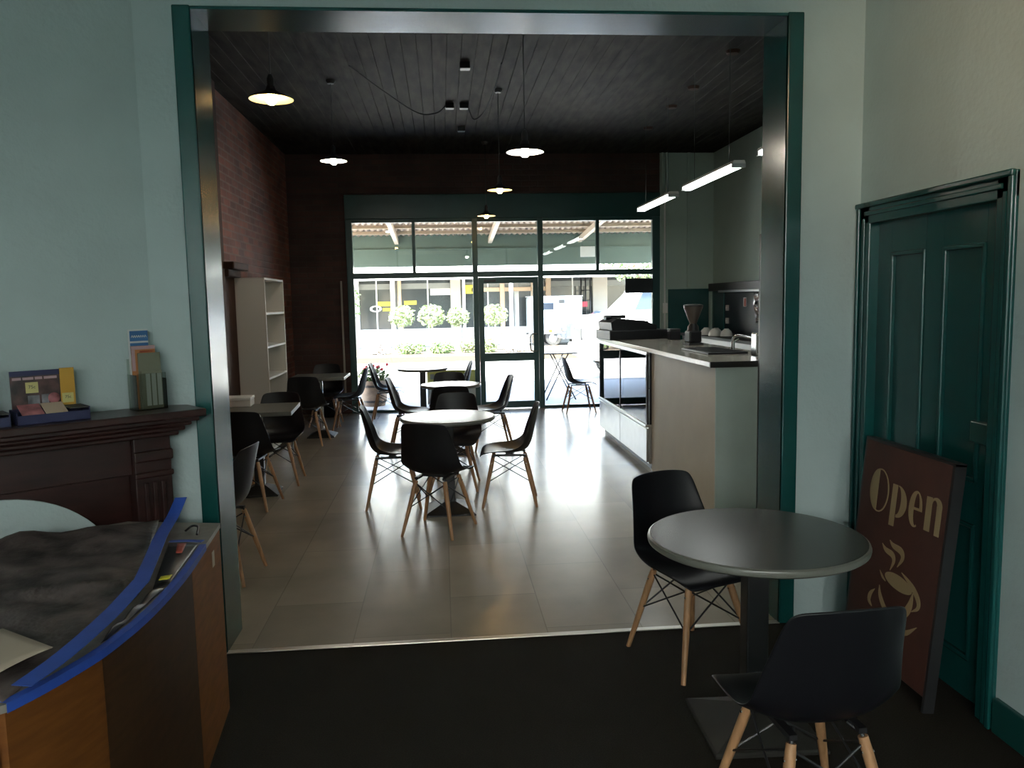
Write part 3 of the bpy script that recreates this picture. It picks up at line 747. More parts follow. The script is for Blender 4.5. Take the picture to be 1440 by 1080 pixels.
tube(bm, spline([(-.030 + .0045 * k, -.0048, .243 + (.008 if k % 3 else 0)) for k in range(15)], 3), .0014, 5)
bm_obj('script_lettering', bm, M['white_card'], q)
q = leaflet('leaflet', -.004, .018, .100, .265, M['orange_card'], 'orange leaflet in front of the blue one in the clear holder')
bm_obj('pale_border', B((-.05, .05, -.0042, -.0031, .250, .264)), M['pinkprint'], q); bm_obj('pale_border', B((-.05, -.036, -.0042, -.0031, .16, .249)), M['pinkprint'], q)
bm = bmesh.new(); tube(bm, spline([(-.016 + .0042 * k, -.0048, .238 + (.006 if k % 2 else 0)) for k in range(14)], 3), .0016, 5)
bm_obj('script_lettering', bm, M['redprint'], q)
q = leaflet('leaflet', .012, .002, .094, .235, M['olive_card'], 'plain olive-grey leaflet in the middle of the clear holder')
q = leaflet('leaflet', .010, -.016, .088, .16, M['olive_card'], 'front leaflet with three white printed columns in the clear holder')
for k in range(3): bm_obj('white_column', B((-.026 + k * .024, -.008 + k * .024, -.0042, -.0031, .012, .148)), M['white_card'], q)
# card display box
def display_box(loc, label, w, main):
    t = thing('card_display_box', label, 'display box', loc, rzm)
    bm = bmesh.new()
    for b in ((-w / 2, w / 2, -.095, -.091, 0, .036), (-w / 2, w / 2, .03, .034, 0, .05), (-w / 2, -w / 2 + .004, -.095, .034, 0, .05), (w / 2 - .004, w / 2, -.095, .034, 0, .05), (-w / 2, w / 2, -.095, .034, 0, .004)): box(bm, *b)
    bm_obj('tray', bm, M['navy'], t)
    return t
t = display_box(onmantel(.455, .125), 'navy counter display box of greeting cards on the mantel', .25, True)
bm_obj('header_card', B((-.115, .055, .030, .036, .05, .195, .001)), M['photo'], t)
bm_obj('header_band', B((-.115, .055, .0285, .0299, .175, .195)), M['navy'], t)
text_mesh('header_lettering', 'GREAT CARDS FOR', .0175, M['pinkprint'], t, (-.034, .0278, .168), (pi / 2, 0, 0)) if False else None
bm = bmesh.new()
for a, b in ((-.108, -.078), (-.073, -.036), (-.031, -.006), (0, .045)): box(bm, a, b, .0272, .0284, .160, .170)
bm_obj('header_lettering', bm, M['pinkprint'], t)
l = bm_obj('price_label', B((-.065, -.022, .0268, .0284, .108, .150)), M['label_y'], t)
text_mesh('price_lettering', '75c', .018, M['ink'], l, (-.0435, .0264, .131), (pi / 2, 0, 0))
bm_obj('card_picture', B((-.06, -.02, .0262, .0284, .052, .098), (-.012, .012, .0262, .0284, .055, .10)), M['photo_grey'], t)
bm = bmesh.new(); lathe(bm, [(0, -.0012), (.021, -.0012), (.021, .0012), (0, .0012)], 24); r = bm_obj('round_picture', bm, M['pinkcard'], t); r.location = (.030, .0272, .083); r.rotation_euler = (pi / 2, 0, 0)
bm_obj('amber_panel', B((.056, .108, .030, .036, .05, .198, .001)), M['yellow_card'], t)
l = bm_obj('price_label', B((.060, .100, .0268, .0299, .060, .098)), M['label_y'], t)
text_mesh('price_lettering', '75c', .016, M['ink'], l, (.080, .0264, .082), (pi / 2, 0, 0))
v0 = onmantel(.455, .125)
def inbox(dx, dy, dz): v = Vector((dx, dy, 0)); v.rotate(Matrix.Rotation(rzm, 3, 'Z')); return (v0[0] + v.x, v0[1] + v.y, v0[2] + dz)
for dx, dy, m, lab in ((-.065, -.035, M['pinkcard'], 'greeting card with pink picture lying at the left of the navy box'), (.015, -.035, M['creamcard'], 'plain cream greeting card lying at the right of the navy box')):
    o = bm_obj('greeting_card', B((-.038, .038, -.052, .052, 0, .003, .001)), m); o.location = inbox(dx, dy, .046); o.rotation_euler = Matrix.Rotation(rzm, 3, 'Z').to_4x4().to_3x3().__matmul__(Matrix.Rotation(.36, 3, 'X')).to_euler()
    tag(o, lab, 'card', 'greeting cards in the navy box')
bm_obj('side_flap', B((.057, .121, -.09, .029, .046, .0495)), M['charcoal'], t)
t = display_box(onmantel(.72, .125), 'second navy display box cut off by the left picture edge', .24, False)
bm_obj('header_card', B((-.10, .085, .030, .036, .05, .215, .001)), M['photo_grey'], t)
bm_obj('header_badge', B((.01, .07, .0285, .0299, .155, .195, .0005)), M['white_card'], t)
bm_obj('side_flap', B((-.115, .116, -.09, .029, .046, .0495)), M['charcoal'], t)

# ------------------------------------------------------------------ curved counter desk in the left foreground
edge = [(-.876, 3.08), (-.850, 2.80), (-.825, 2.50), (-.822, 2.20), (-.845, 1.98), (-.880, 1.85), (-.912, 1.765), (-.945, 1.695)]
ec = [tuple(p) for p in spline([(a, b) for a, b in edge], 6)]
back = [(-.975, 1.675), (-2.15, 1.66), (-2.15, 2.45), (-1.40, 3.06), (-1.25, 3.16)]
t = thing('service_desk', 'low curved service desk with orange-brown ply front and grey top', 'desk', (0, 0, 0))
bm = bmesh.new(); prism(bm, ec + back, .730, .748)
bm_obj('desk_top', bm, M['desk_top'], t)
def strip(bm, pts, z0, z1, th=.018):
    inner = [(p[0] - th, p[1]) for p in pts]
    prism(bm, list(pts) + inner[::-1], z0, z1)
ein = [(p[0] - .004, p[1]) for p in ec]
def cut(y0, y1):
    out = []
    for p, q in zip(ein, ein[1:]):
        for yc in (y1, y0):
            if min(p[1], q[1]) < yc < max(p[1], q[1]):
                k = (yc - p[1]) / (q[1] - p[1]); out.append((p[0] + (q[0] - p[0]) * k, yc))
        if y0 <= q[1] <= y1: out.append(q)
    if y0 <= ein[0][1] <= y1: out.insert(0, ein[0])
    return out
for nm, y0, y1, m in (('front_panel', 2.592, 3.2, 'desk_a_lit'), ('front_panel', 1.952, 2.59, 'desk_b'), ('front_panel', 1.6, 1.95, 'desk_a')):
    bm = bmesh.new(); strip(bm, cut(y0, y1), 0, .7295); bm_obj(nm, bm, M[m], t)
bm_obj('carcass', B((-2.10, -.97, 1.71, 2.4, 0, .72), (-1.40, -.925, 2.4, 3.04, 0, .72)), M['desk_b'], t)
bm_obj('end_panel', B((-2.12, -.965, 1.68, 1.70, 0, .7295)), M['desk_a'], t)
bm_obj('sticker', B((-.0015, .0015, -.018, .018, -.028, .028)), M['paper'], t)
t.children[-1].location = (-.8655, 2.93, .655); t.children[-1].rotation_euler = (0, 0, .08)
# crumpled dark sheet
zt = .7485
def sheet(name, outline, label, m, zfun, n=28):
    bm = bmesh.new()
    a, b, c, d = [Vector(p) for p in outline]     # four corners
    g = []
    for i in range(n + 1):
        row = []
        for j in range(n + 1):
            u, v = i / n, j / n
            p = (a * (1 - u) + b * u) * (1 - v) + (d * (1 - u) + c * u) * v
            row.append(bm.verts.new((p.x, p.y, zfun(u, v, p))))
        g.append(row)
    for i in range(n):
        for j in range(n): bm.faces.new((g[i][j], g[i + 1][j], g[i + 1][j + 1], g[i][j + 1])).smooth = True
    o = bm_obj(name, bm, m, smooth=True)
    md = o.modifiers.new('s', 'SOLIDIFY'); md.thickness = .0015; md.offset = 1
    return o
def zs(u, v, p):
    e = min(u, 1 - u, v, 1 - v)
    w = .004 + .012 * abs(sin(9 * u + 4 * v)) * abs(sin(7 * v - 2 * u)) + .006 * abs(sin(23 * u * v + 5 * u))
    lump = .05 * math.exp(-((p.x + 1.50) ** 2 / .010 + (p.y - 2.88) ** 2 / .010)) + .02 * math.exp(-(p.y - 2.36 - .10 * (p.x + 1)) ** 2 / .0012) + .025 * math.exp(-((p.x + 1.3) ** 2 / .01 + (p.y - 2.98) ** 2 / .01))
    return zt + .001 + w * min(1, e * 6) + lump
o = sheet('plastic_sheet', [(-.955, 1.70), (-.90, 2.32), (-1.13, 3.16), (-2.12, 2.50)], '', M['sheet'], zs)
tag(o, 'crumpled dark mottled plastic sheet spread over the service desk', 'sheet')
bm = bmesh.new(); tube(bm, spline([(-1.78, 2.62, zt + .035), (-1.68, 2.74, zt + .05), (-1.58, 2.86, zt + .07)], 6), .006, 6)
tag(bm_obj('cable', bm, M['black'], smooth=True), 'black cable poking out at the far left of the dark sheet', 'cable')
# blue tape strips (ribbons)
def ribbon(name, pts, w, label, flat=True, z0=zt):
    pts = spline(pts, 6); bm = bmesh.new(); L = []; R = []
    for i, p in enumerate(pts):
        a = pts[max(i - 1, 0)]; b = pts[min(i + 1, len(pts) - 1)]
        tdir = (b - a); s = Vector((-tdir.y, tdir.x, 0)).normalized() * w / 2
        L.append(bm.verts.new(p - s)); R.append(bm.verts.new(p + s))
    for i in range(len(pts) - 1): bm.faces.new((L[i], R[i], R[i + 1], L[i + 1]))
    o = bm_obj(name, bm, M['tape']); md = o.modifiers.new('s', 'SOLIDIFY'); md.thickness = .0012; md.offset = 0
    return tag(o, label, 'tape', 'blue tape on the service desk')
zz = zt + .030
ribbon('masking_tape', [(-1.045, 3.17, zz + .055), (-1.04, 3.05, zz + .012), (-1.01, 2.83, zz), (-.95, 2.56, zz), (-.90, 2.33, zz)], .045, 'long blue tape strip standing up past the desk back edge')
ribbon('masking_tape', [(-.905, 2.36, zz + .003), (-.895, 2.15, zz), (-.895, 1.98, zz), (-.91, 1.85, zz - .006), (-.935, 1.74, zz - .012)], .05, 'wide blue tape strip running along the dark sheet towards the front')
bm = bmesh.new(); pts = [p for p in spline([(a, b) for a, b in edge], 6) if p[1] < 2.84]
rows = []
for i, p in enumerate(pts):
    a = pts[max(i - 1, 0)]; b = pts[min(i + 1, len(pts) - 1)]; n_ = Vector((-(b - a)[1], (b - a)[0])).normalized()
    if n_[0] < 0: n_ = -n_
    rows.append([bm.verts.new((p[0] + n_[0] * o_, p[1] + n_[1] * o_, z_)) for o_, z_ in ((-.020, zt + .002), (.0015, zt + .002), (.0015, zt - .020))])
for a, b in zip(rows, rows[1:]):
    for k in range(2): bm.faces.new((a[k], a[k + 1], b[k + 1], b[k]))
o = bm_obj('masking_tape', bm, M['tape']); md = o.modifiers.new('s', 'SOLIDIFY'); md.thickness = .0008; md.offset = 0
tag(o, 'narrow blue tape strip folded over the curved desk edge', 'tape', 'blue tape on the service desk')
ribbon('masking_tape', [(-.866, 2.825, zt + .006), (-.93, 2.84, zt + .006), (-.985, 2.84, zt + .006)], .024, 'short blue tape strip across the far end of the magazine')
# magazine / black printed sheet under tape
o = sheet('magazine', [(-.98, 2.81), (-.875, 2.80), (-.842, 2.40), (-.875, 2.36)], '', M['black'], lambda u, v, p: zt + .003 + .010 * sin(pi * u) * sin(pi * v), 12)
tag(o, 'glossy black magazine taped along the curved desk edge', 'magazine')
for nm, q, m in (('yellow_block', [(-.875, 2.43), (-.845, 2.44), (-.842, 2.405), (-.87, 2.395)], 'yellow_glow'), ('red_block', [(-.935, 2.77), (-.905, 2.77), (-.885, 2.66), (-.905, 2.66)], 'redprint')):
    b = sheet(nm, q, '', M[m], lambda u, v, p: zt + .0165, 3); b.parent = o
o2 = sheet('film_offcut', [(-.868, 2.35), (-.842, 2.36), (-.862, 2.0), (-.868, 1.98)], '', M['black'], lambda u, v, p: zt + .004 + .016 * sin(pi * u) * abs(sin(3 * pi * v)), 14)
tag(o2, 'crinkled black film between the two blue tapes at the desk edge', 'film')
bm = bmesh.new(); tube(bm, spline([(-.975, 2.98, zt + .002), (-.955, 3.0, zt + .015), (-.925, 2.97, zt + .018), (-.915, 2.92, zt + .004)], 6), .004, 8)
tag(bm_obj('wire_loop', bm, M['black'], smooth=True), 'small loop of black wire on the bare far corner of the desk', 'wire')
t = thing('notice_sheet', 'white printed paper lying on the dark sheet at the desk front', 'paper', (0, 0, 0))
o = sheet('page', [(-1.28, 1.90), (-1.14, 2.06), (-.955, 1.925), (-1.02, 1.78)], '', M['paper'], lambda u, v, p: zt + .022 + .004 * sin(3 * u), 8); o.parent = t
for k in range(3):
    b = bmesh.new()
    p0 = Vector((-1.15, 1.955 - k * .018, zt + .0272)); dv = Vector((.085 - .02 * (k == 2), -.062, 0))
    w = Vector((.003, .004, 0)); vs = [b.verts.new(p) for p in (p0, p0 + dv, p0 + dv + w, p0 + w)]; b.faces.new(vs)
    bm_obj('print_line', b, M['ink'], t)

# ------------------------------------------------------------------ Open board leaning on the door
t = thing('sandwich_board', 'brown Open coffee board leaning against the green panelled door', 'sign', (1.85, 3.30, .945))
ev = Vector((-.09, 0, -.915)).normalized(); eu = Vector((0, -1, 0)); en = eu.cross(ev)
if en.x > 0: en = -en                      # face normal points to the room
bu, bv = .585, .93
def SP(u, v, d=0.): return eu * u + ev * v + en * d
def sp_box(bm, u0, u1, v0, v1, d0, d1):
    c = [bm.verts.new(SP(u, v, d)) for u in (u0, u1) for v in (v0, v1) for d in (d0, d1)]
    for f in ((0, 1, 3, 2), (4, 6, 7, 5), (0, 4, 5, 1), (2, 3, 7, 6), (0, 2, 6, 4), (1, 5, 7, 3)): bm.faces.new([c[i] for i in f])
def sp_poly(bm, pts, d=.0012):
    a = [bm.verts.new(SP(u, v, d)) for u, v in pts]; b = [bm.verts.new(SP(u, v, .0001)) for u, v in pts]
    bm.faces.new(a); n = len(a)
    for i in range(n): bm.faces.new((a[i], a[(i + 1) % n], b[(i + 1) % n], b[i]))
bm = bmesh.new(); sp_box(bm, 0, bu, 0, .885, -.018, 0); bm_obj('face_panel', bm, M['sign'], t)
bm = bmesh.new()
for a in ((-.014, -.0005, -.008, .95), (bu + .0005, bu + .014, -.008, .945), (-.014, bu + .014, -.012, -.0005)): sp_box(bm, a[0], a[1], a[2], a[3], -.045, -.001)
bm_obj('frame', bm, M['blackmetal'], t)
bm = bmesh.new(); sp_box(bm, 0, bu, 0, .90, -.045, -.019); bm_obj('back_panel', bm, M['blackmetal'], t)
def ell(cu, cv, ru, rv, a0, a1, n=28, rot=0):
    out = []
    for k in range(n + 1):
        a = a0 + (a1 - a0) * k / n; x, y = ru * cos(a), rv * sin(a)
        out.append((cu + x * cos(rot) - y * sin(rot), cv + x * sin(rot) + y * cos(rot)))
    return out
def ring(bm, cu, cv, ru, rv, ti_u, ti_v, a0=0, a1=2 * pi, sh=0):
    o_ = ell(cu, cv, ru, rv, a0, a1); i_ = ell(cu + sh, cv, ru - ti_u, rv - ti_v, a0, a1)
    for k in range(len(o_) - 1): sp_poly(bm, [o_[k], o_[k + 1], i_[k + 1], i_[k]])
def swoosh(bm, pts, w0, n=8, pw=1.):
    """tapered brush stroke through pts"""
    c = spline([(a, b) for a, b in pts], n); N = len(c) - 1; L = []; R = []
    for i, p in enumerate(c):
        d = (c[min(i + 1, N)] - c[max(i - 1, 0)]).normalized(); s = Vector((-d.y, d.x)); w = w0 * (sin(pi * (i / N) * .94 + .09) ** pw)
        L.append(p + s * w / 2); R.append(p - s * w / 2)
    for i in range(N): sp_poly(bm, [tuple(L[i]), tuple(L[i + 1]), tuple(R[i + 1]), tuple(R[i])])
def letter(bm): bm_obj('letter', bm, M['sign_cream'], t, recalc=False, doubles=False)
# O : thin ring, left half solid
bm = bmesh.new(); cu, cv = .136, .197
ring(bm, cu, cv, .072, .093, .009, .006); sp_poly(bm, ell(cu - .010, cv, .060, .090, pi / 2, 3 * pi / 2)); letter(bm)
# p
bm = bmesh.new(); sp_poly(bm, [(.231, .147), (.266, .146), (.266, .318), (.231, .320)]); 
o_ = ell(.272, .212, .066, .066, -pi / 2, pi / 2); i_ = ell(.272, .208, .026, .058, -pi / 2, pi / 2)
for k in range(len(o_) - 1): sp_poly(bm, [o_[k], o_[k + 1], i_[k + 1], i_[k]])
letter(bm)
# e
bm = bmesh.new(); o_ = ell(.397, .211, .043, .072, pi * .36, 2 * pi); i_ = ell(.404, .211, .018, .064, pi * .36, 2 * pi)
for k in range(len(o_) - 1): sp_poly(bm, [o_[k], o_[k + 1], i_[k + 1], i_[k]])
sp_poly(bm, [(.380, .205), (.440, .203), (.440, .213), (.380, .215)]); letter(bm)
# n
bm = bmesh.new(); sp_poly(bm, [(.461, .143), (.496, .141), (.498, .274), (.463, .275)])
sp_poly(bm, [(.526, .165), (.558, .165), (.557, .278), (.528, .279)])
o_ = ell(.522, .170, .036, .034, -pi, 0); i_ = ell(.512, .172, .016, .024, -pi, 0)
for k in range(len(o_) - 1): sp_poly(bm, [o_[k], o_[k + 1], i_[k + 1], i_[k]])
letter(bm)
def mark(bm, nm): bm_obj(nm, bm, M['sign_cream'], t, recalc=False, doubles=False)
bm = bmesh.new(); swoosh(bm, [(.206, .407), (.235, .425), (.285, .432), (.300, .455), (.282, .498)], .026); mark(bm, 'steam_mark')
bm = bmesh.new(); swoosh(bm, [(.256, .379), (.285, .394), (.340, .400), (.356, .425), (.328, .470)], .028); mark(bm, 'steam_mark')
bm = bmesh.new(); sp_poly(bm, ell(.348, .529, .096, .030, 0, 2 * pi, 36, .04)); mark(bm, 'cup_mark')
bm = bmesh.new(); swoosh(bm, [(.211, .520), (.235, .540), (.262, .552)], .012)
mark(bm, 'cup_mark'); bm = bmesh.new(); swoosh(bm, [(.222, .582), (.236, .622), (.280, .660), (.345, .668)], .026); mark(bm, 'cup_mark'); bm = bmesh.new(); swoosh(bm, [(.452, .530), (.440, .590), (.410, .635), (.360, .664)], .036)
mark(bm, 'cup_mark'); bm = bmesh.new(); swoosh(bm, [(.362, .481), (.410, .498), (.455, .520), (.490, .552), (.490, .580), (.455, .606)], .026)
mark(bm, 'handle_mark'); bm = bmesh.new(); swoosh(bm, [(.192, .610), (.165, .640), (.160, .670), (.186, .688)], .024); mark(bm, 'saucer_mark'); bm = bmesh.new(); swoosh(bm, [(.30, .700), (.385, .708), (.440, .698), (.500, .652)], .024); mark(bm, 'saucer_mark')

# ------------------------------------------------------------------ near room behind the camera: unseen battens added as fill, warm spotlight
for k, x in enumerate((-2.1, -.6, .9)):
    batten('fluorescent_lamp', x, -5.2, -3.2, 2.55, ('left', 'middle', 'right')[k] + ' one of three unseen fill battens added at the back of the near room', M['tube_fill'], 3.3, 'added fill lamps of the near room')
t = thing('spot_lamp', 'small warm ceiling spotlight of the near room aimed at the right wall', 'lamp', (.55, .75, 3.28))
aim = (Vector((XW, 2.40, 2.65)) - Vector((.55, .75, 3.10))).normalized(); qt = aim.to_track_quat('-Z', 'Y')
bm = bmesh.new(); lathe(bm, [(.0, .09), (.035, .085), (.042, .04), (.05, -.06), (.046, -.06), (.038, .03), (0, .05)], 28)
o = bm_obj('housing', bm, M['black'], t, smooth=True); o.location = (0, 0, -.18); o.rotation_mode = 'QUATERNION'; o.rotation_quaternion = qt
bm = bmesh.new(); tube(bm, [(0, 0, -.11), (0, 0, .019)], .012, 10); lathe(bm, [(0, .0), (.05, .0), (.05, .019), (0, .019)], 20); bm_obj('ceiling_mount', bm, M['black'], t, smooth=True)
ld = bpy.data.lights.new('spot_lamp_light', 'SPOT'); ld.energy = 105; ld.color = (1, .66, .36); ld.spot_size = radians(50); ld.spot_blend = 1; ld.shadow_soft_size = .03
lo_ = bpy.data.objects.new('spot_lamp_light', ld); COL.objects.link(lo_); lo_.parent = t; lo_.location = Vector((0, 0, -.18)) + aim * .062; lo_.rotation_mode = 'QUATERNION'; lo_.rotation_quaternion = qt

# ------------------------------------------------------------------ outside: ground, verandah, street
struct('ground_path', B((-14, 18, YF + .06, 15.6, -.14, -.02)), M['path'])
struct('ground_road', B((-60, 70, 15.6, 75, -.4, -.16)), M['road'])
struct('kerb', B((-14, 18, 15.5, 15.75, -.2, -.02, .02)), M['path'])
VY = 14.6
z_at = lambda y: 3.02 - (y - YF) * .075
bm = bmesh.new(); K = 840
rr = [[bm.verts.new((-6 + 14 * k / K, y, z_at(y) + .018 * cos(2 * pi * k / 6))) for y in (YF + .2, VY + .1)] for k in range(K + 1)]
for a, b in zip(rr, rr[1:]): bm.faces.new((a[0], a[1], b[1], b[0])).smooth = True
t = thing('verandah', 'street verandah with corrugated roof, sloping beams and green valance', 'verandah', (0, 0, 0))
o = bm_obj('roof_sheet', bm, M['corr'], t, smooth=True); md = o.modifiers.new('s', 'SOLIDIFY'); md.thickness = .01; md.offset = 1
for y in (12.2, 12.85, 13.5, 14.1): bm_obj('batten', B((-6, 8, y - .03, y + .03, z_at(y) - .075, z_at(y) - .018, .003)), M['beam'], t)
for x in (-4.6, -2.9, -.78, .9, 2.55, 4.2, 5.9):
    bm = bmesh.new(); prism(bm, [(YF + .2, z_at(YF + .2) - .08), (VY, z_at(VY) - .08), (VY, z_at(VY) - .17), (YF + .2, z_at(YF + .2) - .17)], x - .035, x + .035, 'x'); bm_obj('beam', bm, M['beam'], t)
bm_obj('valance', B((-6, 8, VY, VY + .04, 2.22, 2.80, .004)), M['valance'], t)
bm_obj('valance_rail', B((-6, 8, VY - .02, VY, 2.52, 2.54)), M['valance'], t)
for x in (-4.8, 5.6): 
    bm = bmesh.new(); tube(bm, [(x, VY, -.02), (x, VY, 2.75)], .05, 16); bm_obj('post', bm, M['teal_dark'], t, smooth=True)
t = thing('hanging_sign', 'small blank pale board hanging under the verandah on the right', 'sign', (2.58, 13.8, 2.40))
bm_obj('board', B((-.16, .16, -.015, .015, -.09, .09, .004)), M['shop_white'], t)
bm = bmesh.new(); tube(bm, [(-.13, 0, .09), (-.13, 0, .19), (.13, 0, .19), (.13, 0, .09)], .005, 6); bm_obj('hanger', bm, M['blackmetal'], t)
# flower barrel
t = thing('flower_barrel', 'half wine barrel of red geraniums outside the left window', 'planter', (-1.10, 12.55, -.02))
bm = bmesh.new(); lathe(bm, [(0, 0), (.17, 0), (.20, .12), (.215, .26), (.22, .40), (.20, .40), (.20, .36), (0, .36)], 28); bm_obj('barrel', bm, M['barrel'], t, smooth=True)
bm = bmesh.new()
for z, r in ((.06, .189), (.30, .221)): lathe(bm, [(r, z), (r + .004, z), (r + .006, z + .035), (r, z + .035)], 28)
bm_obj('iron_hoop', bm, M['blackmetal'], t, smooth=True)
def leaf_cloud(bm, n, c, rad, size, flat=1., seed=1, mi=0):
    rnd = random.Random(seed)
    for _ in range(n):
        while True:
            v = Vector((rnd.uniform(-1, 1), rnd.uniform(-1, 1), rnd.uniform(-1, 1)))
            if .35 < v.length < 1: break
        p = Vector(c) + Vector((v.x * rad[0], v.y * rad[1], v.z * rad[2]))
        a = Vector((rnd.gauss(0, 1), rnd.gauss(0, 1), rnd.gauss(0, .6))).normalized(); b = a.cross(Vector((rnd.gauss(0, 1), rnd.gauss(0, 1), rnd.gauss(0, 1)))).normalized()
        s = size * rnd.uniform(.6, 1.3); w = s * .45
        bm.faces.new([bm.verts.new(q) for q in (p - a * s, p - b * w, p + a * s, p + b * w)]).material_index = mi
bm = bmesh.new(); leaf_cloud(bm, 420, (0, 0, .48), (.24, .22, .13), .035); bm_obj('foliage', bm, M['leaf_green'], t, recalc=False, doubles=False)
for k in range(9):
    a = k * 2.4; r = .06 + .02 * k
    bm = bmesh.new(); bmesh.ops.create_icosphere(bm, subdivisions=2, radius=.026)
    for v in bm.verts: v.co *= 1 + .18 * sin(40 * v.co.x + 30 * v.co.z)
    o = bm_obj('flower', bm, M['flower_red'], t, smooth=True); o.location = (r * cos(a), r * sin(a), .60 + .03 * sin(k))
# yellow board on the footpath
t = thing('footpath_sign', 'low yellow board with dark lettering on the footpath outside the window', 'sign', (.12, 12.3, -.02))
bm_obj('board', B((-.38, .38, -.012, .012, .30, .545, .003)), M['yellow_sign'], t)
bm_obj('lower_panel', B((-.38, .38, -.010, .010, .02, .299, .003)), M['post_grey'], t)
bm_obj('foot', B((-.36, -.32, -.14, .14, 0, .03, .003)), M['blackmetal'], t); bm_obj('foot', B((.32, .36, -.14, .14, 0, .03, .003)), M['blackmetal'], t)
bm = bmesh.new()
for x in (-.33, -.22, -.10, .02, .14): box(bm, x, x + .06, -.0135, -.0121, .41, .49)
bm_obj('worn_lettering', bm, M['shop_grey'], t)
# outdoor folding table
t = thing('folding_table', 'thin-topped folding table standing on the footpath outside the door', 'table', (1.86, 12.75, -.02))
bm_obj('tabletop', B((-.27, .27, -.27, .27, .735, .755, .004)), M['blackmetal'], t)
for s in (-1, 1):
    bm = bmesh.new(); tube(bm, [(-.24, s * .24, 0), (.12, s * .24, .735)], .011, 8); bm_obj('leg', bm, M['blackmetal'], t)
    bm = bmesh.new(); tube(bm, [(.24, s * .22, 0), (-.12, s * .22, .735)], .011, 8); bm_obj('leg', bm, M['blackmetal'], t)

# garden bed in the median with trees and shrubs
struct('ground_garden', B((-9, 4.2, 23.2, 26.6, -.2, .05, .05)), M['soil'])
def shrub(x, y, z, rad, n, m, label, size=.06, seed=3):
    t = thing('shrub', label, 'shrub', (x, y, z), 0, 'low shrubs of the street garden')
    bm = bmesh.new(); leaf_cloud(bm, n, (0, 0, rad[2] * .9), rad, size, seed=seed); bm_obj('foliage', bm, m, t, recalc=False, doubles=False)
    bm = bmesh.new()
    for k in range(5): tube(bm, [(.03 * cos(k * 1.3), .03 * sin(k * 1.3), -.01), (rad[0] * .5 * cos(k * 1.3), rad[1] * .5 * sin(k * 1.3), rad[2] * .9)], .012, 5)
    bm_obj('stem', bm, M['brownwood'], t)
def street_tree(x, y, zc, r, label, seed):
    t = thing('standard_tree', label, 'tree', (x, y, .04), 0, 'clipped standard trees in the street garden')
    bm = bmesh.new(); tube(bm, [(0, 0, 0), (.02, 0, .4), (0, 0, zc - .04 - r * .4)], [.035, .03, .025], 8); bm_obj('trunk', bm, M['beam'], t, smooth=True)
    bm = bmesh.new(); leaf_cloud(bm, 650, (0, 0, zc - .04), (r * 1.2, r * 1.2, r), .06, seed=seed); bm_obj('crown', bm, M['leaf_pale'], t, recalc=False, doubles=False)
street_tree(-1.22, 24.6, 1.16, .34, 'clipped tree on the left in the street garden', 11)
street_tree(-.33, 24.6, 1.16, .36, 'clipped tree second from the left in the street garden', 12)
street_tree(.48, 24.8, 1.10, .30, 'clipped tree just left of the street door post', 13)
street_tree(1.62, 24.6, 1.14, .34, 'clipped tree seen through the street door glass', 14)
shrub(-1.95, 24.0, .04, (.48, .4, .34), 700, M['flower_white'], 'rounded white-flowering shrub at the left of the street garden', .05, 21)
shrub(-.96, 23.8, .04, (.48, .3, .20), 500, M['leaf_green'], 'low green shrub left of the clipped trees', .05, 22)
shrub(-.02, 23.8, .04, (.40, .3, .19), 500, M['leaf_green'], 'low green shrub under the second clipped tree', .05, 23)
shrub(.78, 23.9, .04, (.34, .3, .24), 450, M['leaf_pale'], 'pale green shrub beside the street door post', .05, 24)
shrub(2.15, 23.8, .04, (.46, .4, .36), 800, M['flower_white'], 'rounded white-flowering shrub seen through the street door', .05, 25)
shrub(1.38, 23.8, .04, (.25, .3, .22), 450, M['leaf_pale'], 'pale shrub under the tree behind the street door', .05, 26)
t = thing('street_tree', 'leafy green tree at the far left edge of the window view', 'tree', (-3.25, 27.0, -.16))
bm = bmesh.new(); tube(bm, [(0, 0, 0), (0, 0, 1.8)], [.08, .05], 8); bm_obj('trunk', bm, M['brownwood'], t)
bm = bmesh.new(); leaf_cloud(bm, 700, (0, 0, 1.7), (.55, .5, .9), .08, seed=31); bm_obj('crown', bm, M['leaf_green'], t, recalc=False, doubles=False)
t = thing('street_tree', 'yellow-green tree high at the right of the window view', 'tree', (5.0, 20.5, -.16))
bm = bmesh.new(); tube(bm, [(.4, .6, 0), (.3, .4, 2.0), (0, 0, 2.6)], [.09, .06, .04], 8); bm_obj('trunk', bm, M['brownwood'], t)
bm = bmesh.new(); leaf_cloud(bm, 700, (0, 0, 2.6), (.9, .6, .45), .07, seed=32); bm_obj('crown', bm, M['leaf_green'], t, recalc=False, doubles=False)
# white marker post
bm = bmesh.new(); tube(bm, [(0, 0, 0), (0, 0, 2.15)], .06, 12)
o = bm_obj('street_post', bm, M['shop_white'], smooth=True); o.location = (2.28, 26.2, .04); tag(o, 'slim white post in the street garden seen through the door', 'post')

